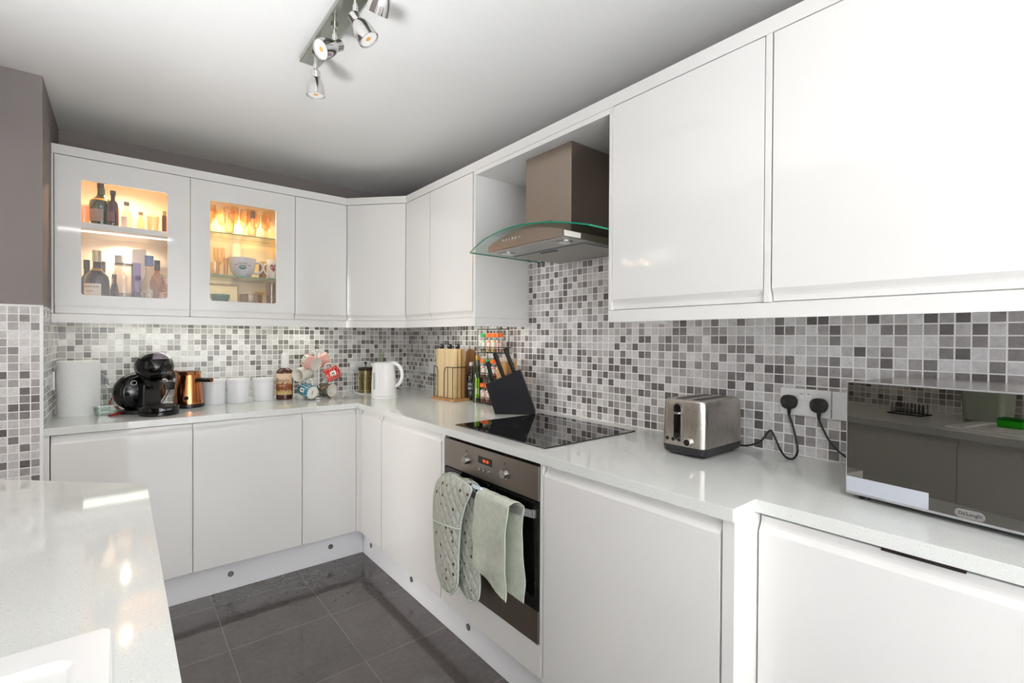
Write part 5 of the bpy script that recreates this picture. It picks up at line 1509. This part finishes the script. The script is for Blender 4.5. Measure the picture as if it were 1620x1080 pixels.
bottle('spirit_bottle', 'patterned amber bottle at the right end of the lower shelf', (-1.568, -.255, ZL), [(0, 0), (.022, 0), (.024, .003), (.024, .120), (.016, .150), (.010, .165), (.010, .19), (0, .19)], gl((224, 176, 128), 1.3),
   [(0, .188), (.012, .188), (.012, .205), (0, .206)], M('cork_gold', (200, 188, 150), .35, .2), [(blot_mat('amber_print', (224, 178, 130), (150, 70, 40), (240, 220, 190), 140), .02, .11, FA - .9, FA + .9, lambda z: .024)])

# right cabinet: wine glasses and tumblers on the top glass shelf
ZT, ZM, ZB = 1.8774, 1.6404, 1.4175
def goblet_prof(r=.030, h=.15, stem=.06):
    return [(0, 0), (r * .95, 0), (r * .95, .002), (.006, .006), (.0035, .012), (.0035, stem), (.010, stem + .006), (r * .85, stem + .028), (r, stem + .055), (r * .92, h), (r * .92 - .0012, h), (r - .0015, stem + .055), (r * .83, stem + .030), (0, stem + .010)]
wl = ['far left', 'second from left', 'third from left', 'third from right', 'second from right', 'far right']
for k, x in enumerate((-1.352, -1.296, -1.238, -1.178, -1.118, -1.058)):
    for row, y in enumerate((-.235, -.13)):
        if row == 0 and k in (1, 4): continue
        tumbler('stemmed_glass', 'stemmed glass, %s of the %s row on the top glass shelf' % (wl[k], ('front', 'back')[row]), (x + .012 * row, y, ZT + .0002), .028, .15, (250, 232, 200), prof=goblet_prof(.0275, .160 + .004 * ((k * 7) % 3), .066), group='stemmed glasses on the top glass shelf')
t = tumbler('tumbler', 'tumbler with a small brown paper sticker on the top glass shelf', (-1.155, -.300, ZT + .0002), .0275, .150, (250, 234, 206))
obj('sticker', MB().box(-.012, .012, -.0283, -.0276, .098, .142), M('brown_sticker', (150, 96, 62), .6), t, local=True, smooth=0)
tumbler('tumbler', 'plain straight tumbler left of the sticker tumbler on the top glass shelf', (-1.270, -.300, ZT + .0002), .0275, .145, (250, 234, 206))
# middle
tumbler('tumbler', 'short clear tumbler at the left end of the middle glass shelf', (-1.335, -.26, ZM), .026, .070, (248, 232, 206))
tumbler('shot_glass', 'tall narrow shot glass left of the big cup', (-1.282, -.27, ZM), .0125, .100, (240, 214, 176))
tumbler('goblet', 'clear stemmed goblet behind the shot glass on the middle shelf', (-1.300, -.165, ZM), .030, .17, (250, 234, 206), prof=goblet_prof(.030, .17, .07), cat='glass')
t = thing('coffee_cup', 'oversized white coffee cup with a red and green CENTRAL PERK logo', 'cup', (-1.195, -.245, ZM), rz=math.radians(0))
cpf = [(0, .0), (.036, .0), (.038, .004), (.045, .008), (.060, .035), (.068, .070), (.070, .108)]
mb = MB().lathe(cpf + [(.069, .110), (.0665, .108), (.065, .070), (.057, .036), (.04, .010), (0, .008)], 48)
cupb = obj('bowl', mb, M('cup_white', (216, 214, 220), .15), t, local=True, smooth=50)
def cupr(z):
    for (r0, z0), (r1, z1) in zip(cpf[3:], cpf[4:]):
        if z <= z1: return r0 + (r1 - r0) * max(0, z - z0) / (z1 - z0)
    return .070
CA = math.radians(262)
obj('handle', MB().tube([(.064 * 1.0, -.012, .088), (.088, -.020, .092), (.104, -.024, .070), (.098, -.022, .044), (.078, -.016, .026), (.056, -.010, .030)], .0062, 10, sub=5), M('cup_white', (216, 214, 220), .15), t, local=True, smooth=60)
g = MB(); g.grid([[((cupr(z) + .0008) * math.cos(a), (cupr(z) + .0008) * math.sin(a), z) for a in [CA - .30 * w + .60 * w * k / 12 for k in range(13)]] for z, w in ((.041, .45), (.045, .85), (.052, 1.), (.059, .85), (.063, .45))])
obj('logo_oval', g, M('logo_green', (40, 112, 84), .4), cupb, local=True, smooth=60)
wrap_text('logo_lettering', 'CENTRAL', .0155, .067, .0725, CA, M('logo_red', (120, 26, 46), .4), cupb, off=.0012, rfun=cupr, width=.72)
wrap_text('logo_lettering', 'PERK', .016, .063, .0525, CA, M('logo_cream', (232, 232, 226), .4), cupb, off=.0018, rfun=cupr, width=.85)
for s in (-1, 1):
    g = MB(); g.grid([[((cupr(z) + .0008) * math.cos(a), (cupr(z) + .0008) * math.sin(a), z) for a in [CA + s * (.38 + .24 * k / 4) for k in range(5)]] for z in (.0635, .0665)])
    obj('logo_dash', g, M('logo_red', (120, 26, 46), .4), cupb, local=True, smooth=60)
t = thing('heart_mug', 'white mug with a big red heart at the right end of the middle shelf', 'mug', (-1.030, -.255, ZM))
r, h = .036, .118
mb = MB().lathe([(0, 0), (r - .008, 0), (r - .006, .003), (r, h - .002), (r - .001, h), (r - .003, h), (r - .009, .008), (0, .006)], 40)
mbod = obj('body', mb, WC, t, local=True, smooth=50)
hr = lambda z: r - .006 + .006 * z / h
def heart(cx, cz, s, a0, mat, parent, rr):
    b = bmesh.new(); c = b.verts.new((0, 0, 0)); vs = []
    pts = []
    for k in range(28):
        q = 2 * PI * k / 28
        hx_ = 16 * math.sin(q) ** 3 / 17; hz_ = (13 * math.cos(q) - 5 * math.cos(2 * q) - 2 * math.cos(3 * q) - math.cos(4 * q)) / 17
        pts.append((cx + s * hx_, cz + s * 1.35 * hz_))
    def P3(p):
        rad = rr(p[1]) + .0010; a = a0 + p[0] / rad
        return (rad * math.cos(a), rad * math.sin(a), p[1])
    c.co = P3((cx, cz)); vs = [b.verts.new(P3(p)) for p in pts]
    for k in range(28): b.faces.new((c, vs[k], vs[(k + 1) % 28]))
    mb = MB(); mb.add(b); return obj('heart_print', mb, mat, parent, local=True, smooth=60)
heart(.002, .066, .021, math.radians(255), M('heart_red', (150, 24, 34), .35), mbod, hr)
obj('handle', MB().tube([(-.030, -.006, .090), (-.050, -.010, .084), (-.056, -.011, .056), (-.042, -.008, .030), (-.028, -.005, .022)], .0048, 10, sub=5), WC, t, local=True, smooth=60)
t = thing('gold_jar', 'small brown and gold jar behind the heart mug', 'jar', (-1.070, -.165, ZM))
obj('body', MB().lathe([(0, 0), (.020, 0), (.021, .003), (.021, .090), (.018, .095), (0, .095)], 28), M('jar_brown', (120, 80, 46), .3), t, local=True)
obj('lid', MB().lathe([(0, .0952), (.022, .0952), (.022, .112), (0, .113)], 28), M('gold_cap', (196, 160, 80), .35, .4), t, local=True)
t = thing('serving_dish', 'cream square dish standing on edge behind the big cup', 'dish', mx=Matrix.Translation((-1.10, -.052, ZM)) @ Matrix.Rotation(math.radians(-7), 4, 'X'))
mb = MB(); mb.add(loft([[(p[0], .0, p[1] + .105) for p in rrect(.205, .21, .02)], [(p[0], -.012, p[1] + .105) for p in rrect(.235, .21, .02)], [(p[0], -.014, p[1] + .105) for p in rrect(.20, .18, .02)], [(p[0], -.006, p[1] + .105) for p in rrect(.17, .15, .02)]]))
obj('plate', mb, WARMIN, t, local=True)
# bottom
t = thing('butter_dish', 'stacked glass and pale blue dishes at the left of the cabinet bottom', 'dish', (-1.305, -.235, ZB))
obj('lower_dish', MB().lathe([(0, 0), (.034, 0), (.046, .045), (.048, .060), (.045, .060), (.032, .006), (0, .006)], 36), gl((214, 190, 180), 1.4), t, local=True, smooth=50)
obj('upper_dish', MB().lathe([(0, .062), (.036, .062), (.048, .095), (.050, .118), (.047, .118), (.034, .068), (0, .068)], 36), glassy('aqua_glass', (176, 206, 210), 1.4), t, local=True, smooth=50)
t = thing('glass_bowl', 'ribbed clear glass bowl in the middle of the cabinet bottom', 'bowl', (-1.150, -.245, ZB))
b = bmesh.new(); N = 64
def rib(r, z): return [(r * (1 + .035 * math.cos(16 * 2 * PI * k / N)) * math.cos(2 * PI * k / N), r * (1 + .035 * math.cos(16 * 2 * PI * k / N)) * math.sin(2 * PI * k / N), z) for k in range(N)]
b.free(); mb = MB(); mb.add(loft([rib(.045, 0), rib(.056, .03), rib(.060, .125)], cap=False)); mb.add(loft([rib(.042, .004), rib(.053, .032), rib(.0575, .125)], cap=True))
obj('bowl', mb, gl((222, 204, 184), 1.6), t, local=True, smooth=50)
t = thing('glass_vase', 'tall clear fluted vase at the right of the cabinet bottom', 'vase', (-1.035, -.230, ZB))
obj('glass', MB().lathe([(0, 0), (.024, 0), (.026, .004), (.030, .1), (.036, .205), (.034, .205), (.028, .1), (.022, .010), (0, .010)], 20), gl((214, 200, 188), 1.8), t, local=True, smooth=20)
t = thing('picture_frame', 'pale framed card leaning at the back left of the cabinet bottom', 'frame', mx=Matrix.Translation((-1.262, -.075, ZB)) @ Matrix.Rotation(math.radians(-8), 4, 'X'))
obj('card', MB().box(-.078, .078, -.006, 0, .0, .190, .001), M('pale_card', (236, 220, 200), .5), t, local=True)
obj('frame_edge', MB().box(.072, .082, -.009, .001, 0, .196, .001).box(-.082, -.072, -.009, .001, 0, .196, .001).box(-.082, .082, -.009, .001, .188, .196, .001), M('frame_taupe', (150, 128, 110), .4), t, local=True)
t = thing('candle_holder', 'gold candle holder at the back of the cabinet bottom', 'candle holder', (-1.075, -.120, ZB))
obj('holder', MB().lathe([(0, 0), (.030, 0), (.030, .006), (.008, .014), (.006, .12), (.012, .13), (.028, .150), (.028, .156), (0, .150)], 28), M('gold_cap', (196, 160, 80), .35, .4), t, local=True)

# ---------------------------------------------------------------- sink side worktop items (seen mirrored in the microwave)
t = thing('dish_rack', 'small black wire dish rack on the sink-side worktop', 'dish rack', (-2.05, -2.34, .91))
mb = MB(); mb.tube([(-.05, -.075, .004), (.05, -.075, .004), (.05, .075, .004), (-.05, .075, .004)], .0030, 8, closed=True)
for k in range(9):
    y = -.068 + k * .017
    mb.tube([(-.03, y, .004), (-.027, y, .050), (-.022, y, .056), (-.017, y, .050), (-.015, y, .004)], .0017, 6)
    mb.tube([(.015, y, .004), (.017, y, .050), (.022, y, .056), (.027, y, .050), (.03, y, .004)], .0017, 6)
obj('wire_frame', mb, WIRE, t, local=True, smooth=60)
t = thing('washing_up_caddy', 'tall grey-green plastic sink caddy beside the sink', 'caddy', (-2.13, -2.62, .9197))
mb = MB(); mb.add(loft([rr3(.12, .155, .03, 0), rr3(.135, .175, .035, .15), rr3(.13, .17, .033, .15), rr3(.11, .145, .025, .01)]))
obj('tub', mb, M('caddy_green', (168, 174, 160), .4), t, local=True)
t = thing('sponge', 'bright green sponge beside the caddy on the sink edge', 'sponge', (-1.985, -2.76, .9170))
obj('foam', MB().box(-.035, .035, -.042, .042, 0, .032, .005), M('foam_green', (40, 190, 20), .9), t, local=True)
obj('scourer', MB().box(-.035, .035, -.042, .042, .0322, .040, .003), M('scourer_green', (20, 110, 30), .95), t, local=True)

# ---------------------------------------------------------------- light
t = thing('ceiling_spotlight_cluster', 'four lit ceiling spotlights in the next room', 'ceiling light', (-4.2, .45, HC))
obj('plate', MB().cyl((0, 0, -.0005), (0, 0, -.02), .12, 28), CHROMED, t, local=True)
lit = emis('lit_bulb', (255, 220, 180), 22)
for dx, dy in ((-.16, -.05), (.05, -.12), (.17, .06), (-.06, .14)):
    obj('lit_spot', MB().tube([(dx * .4, dy * .4, -.015), (dx, dy, -.06)], .006, 8).ball((dx, dy, -.075), .020, .020, .020, mat=1, n=12), [CHROMED, lit], t, local=True)

def area(name, loc, dirv, sx, sy, power, col=(1, 1, 1)):
    l = bpy.data.lights.new(name, 'AREA'); l.shape = 'RECTANGLE'; l.size = sx; l.size_y = sy; l.energy = power; l.color = col
    o = bpy.data.objects.new(name, l); COL.objects.link(o); o.location = loc
    o.rotation_euler = Vector(dirv).to_track_quat('-Z', 'Y').to_euler()
    return o
area('added_window_light', (XW - .16, (WY0 + WY1) / 2, (WZ0 + WZ1) / 2), (1, 0, 0), WY1 - WY0, WZ1 - WZ0, 24, (.92, .96, 1))  # fill light behind the added window, out of view
def bounce(loc, d, power, ang):  # unseen fill spots without fittings, standing in for bounced light
    l = bpy.data.lights.new('bounce_fill', 'SPOT'); l.energy = power; l.color = (.97, .985, 1); l.spot_size = math.radians(ang); l.spot_blend = .8; l.shadow_soft_size = .15
    o = bpy.data.objects.new('bounce_fill', l); COL.objects.link(o); o.location = loc
    o.rotation_euler = Vector(d).to_track_quat('-Z', 'Y').to_euler()
bounce((-1.30, -4.15, 1.00), (0, -1, -.06), 420, 150)
bounce((-1.60, -3.95, 1.30), (.10, .75, 1), 38, 120)
bounce((-2.08, -2.35, 1.10), (.22, .25, 1), 82, 96)
# linear fitting on the ceiling over the sink end of the room
lf = thing('linear_ceiling_light', 'long white linear light fitting on the ceiling behind the camera', 'ceiling light', (-1.80, -3.62, HC))
obj('casing', MB().box(-.50, .50, -.055, .055, -.035, -.0005, .004), WPLAST, lf, local=True)
obj('diffuser', MB().box(-.49, .49, -.048, .048, -.0375, -.034, .001), emis('diffuser_glow', (255, 252, 246), 6), lf, local=True)
area('linear_light', (-1.80, -3.62, HC - .040), (0, 0, -1), .98, .095, 7, (1, .99, .97))
area('next_room_fill', (-4.9, -.6, 1.5), (1, .1, 0), 1.6, 1.4, 100, (1, .97, .94))  # added fill shining through the doorway onto the units, no window behind it
for x in (-1.725, -1.2):
    l = bpy.data.lights.new('cabinet_puck', 'SPOT'); l.energy = 10 if x < -1.5 else 22; l.color = (1, .66, .38) if x < -1.5 else (1, .74, .48); l.spot_size = 2.9; l.spot_blend = .6; l.shadow_soft_size = .015
    o = bpy.data.objects.new('cabinet_puck', l); COL.objects.link(o); o.location = (x, -.20, UZ1 - .036)
# strip lights under the wall cabinets of the back run and beside it
UL = [((-1.475, -.170), (.84, .030), 2.4), ((-.800, -.170), (.30, .030), 1.2), ((-.170, -1.05), (.030, .62), 2.0)]
nms = ['long white strip light under the glass-door cabinets', 'short white strip light under the back wall cabinets near the corner', 'white strip light under the wall cabinets above the chopping boards']
for ((x, y), (sx, sy), pw), nm in zip(UL, nms):
    obj('under_cabinet_light', MB().box(x - sx / 2, x + sx / 2, y - sy / 2, y + sy / 2, UZ0 - .012, UZ0 - .0002, .001), WPLAST, label=nm, cat='light')
    area('under_cabinet_glow', (x, y, UZ0 - .014), (0, 0, -1), sx * (7 if sx < .1 else 1), sy * (7 if sy < .1 else 1), pw * .5, (.95, 1, .88))
l = bpy.data.lights.new('shelf_fill', 'SPOT'); l.energy = 5; l.color = (1, .80, .60); l.spot_size = 2.9; l.spot_blend = .6; l.shadow_soft_size = .012  # added fill without a fitting, brightens the space below the shelf
o = bpy.data.objects.new('shelf_fill', l); COL.objects.link(o); o.location = (-1.725, -.12, 1.806)

w = bpy.data.worlds.new('World'); S.world = w; w.use_nodes = True
w.node_tree.nodes['Background'].inputs[0].default_value = (.86, .93, 1, 1); w.node_tree.nodes['Background'].inputs[1].default_value = .7

# ---------------------------------------------------------------- camera
cam = bpy.data.cameras.new('Camera'); co = bpy.data.objects.new('Camera', cam); COL.objects.link(co)
yaw, pit, rol = -.6821, -.0075, .0056
cam.sensor_width = 36; cam.lens = 761.93 / 1620 * 36; cam.clip_start = .02
fw = Vector((-math.sin(yaw) * math.cos(pit), math.cos(yaw) * math.cos(pit), math.sin(pit))); rr_ = Vector((math.cos(yaw), math.sin(yaw), 0)); up_ = rr_.cross(fw)
r2 = math.cos(rol) * rr_ + math.sin(rol) * up_; u2 = -math.sin(rol) * rr_ + math.cos(rol) * up_
mc = Matrix((r2, u2, -fw)).transposed().to_4x4(); mc.translation = Vector((-1.7455, -3.4261, 1.2965))
co.matrix_world = mc
S.camera = co
S.view_settings.view_transform = 'Standard'; S.view_settings.look = 'None'; S.view_settings.gamma = 1.0; S.view_settings.use_curve_mapping = False
S.view_settings.exposure = 0.10
S.cycles.use_denoising = True
S.cycles.max_bounces = 14; S.cycles.diffuse_bounces = 6; S.cycles.glossy_bounces = 6; S.cycles.transparent_max_bounces = 24; S.cycles.transmission_bounces = 8
S.cycles.caustics_reflective = False; S.cycles.sample_clamp_indirect = 6.0
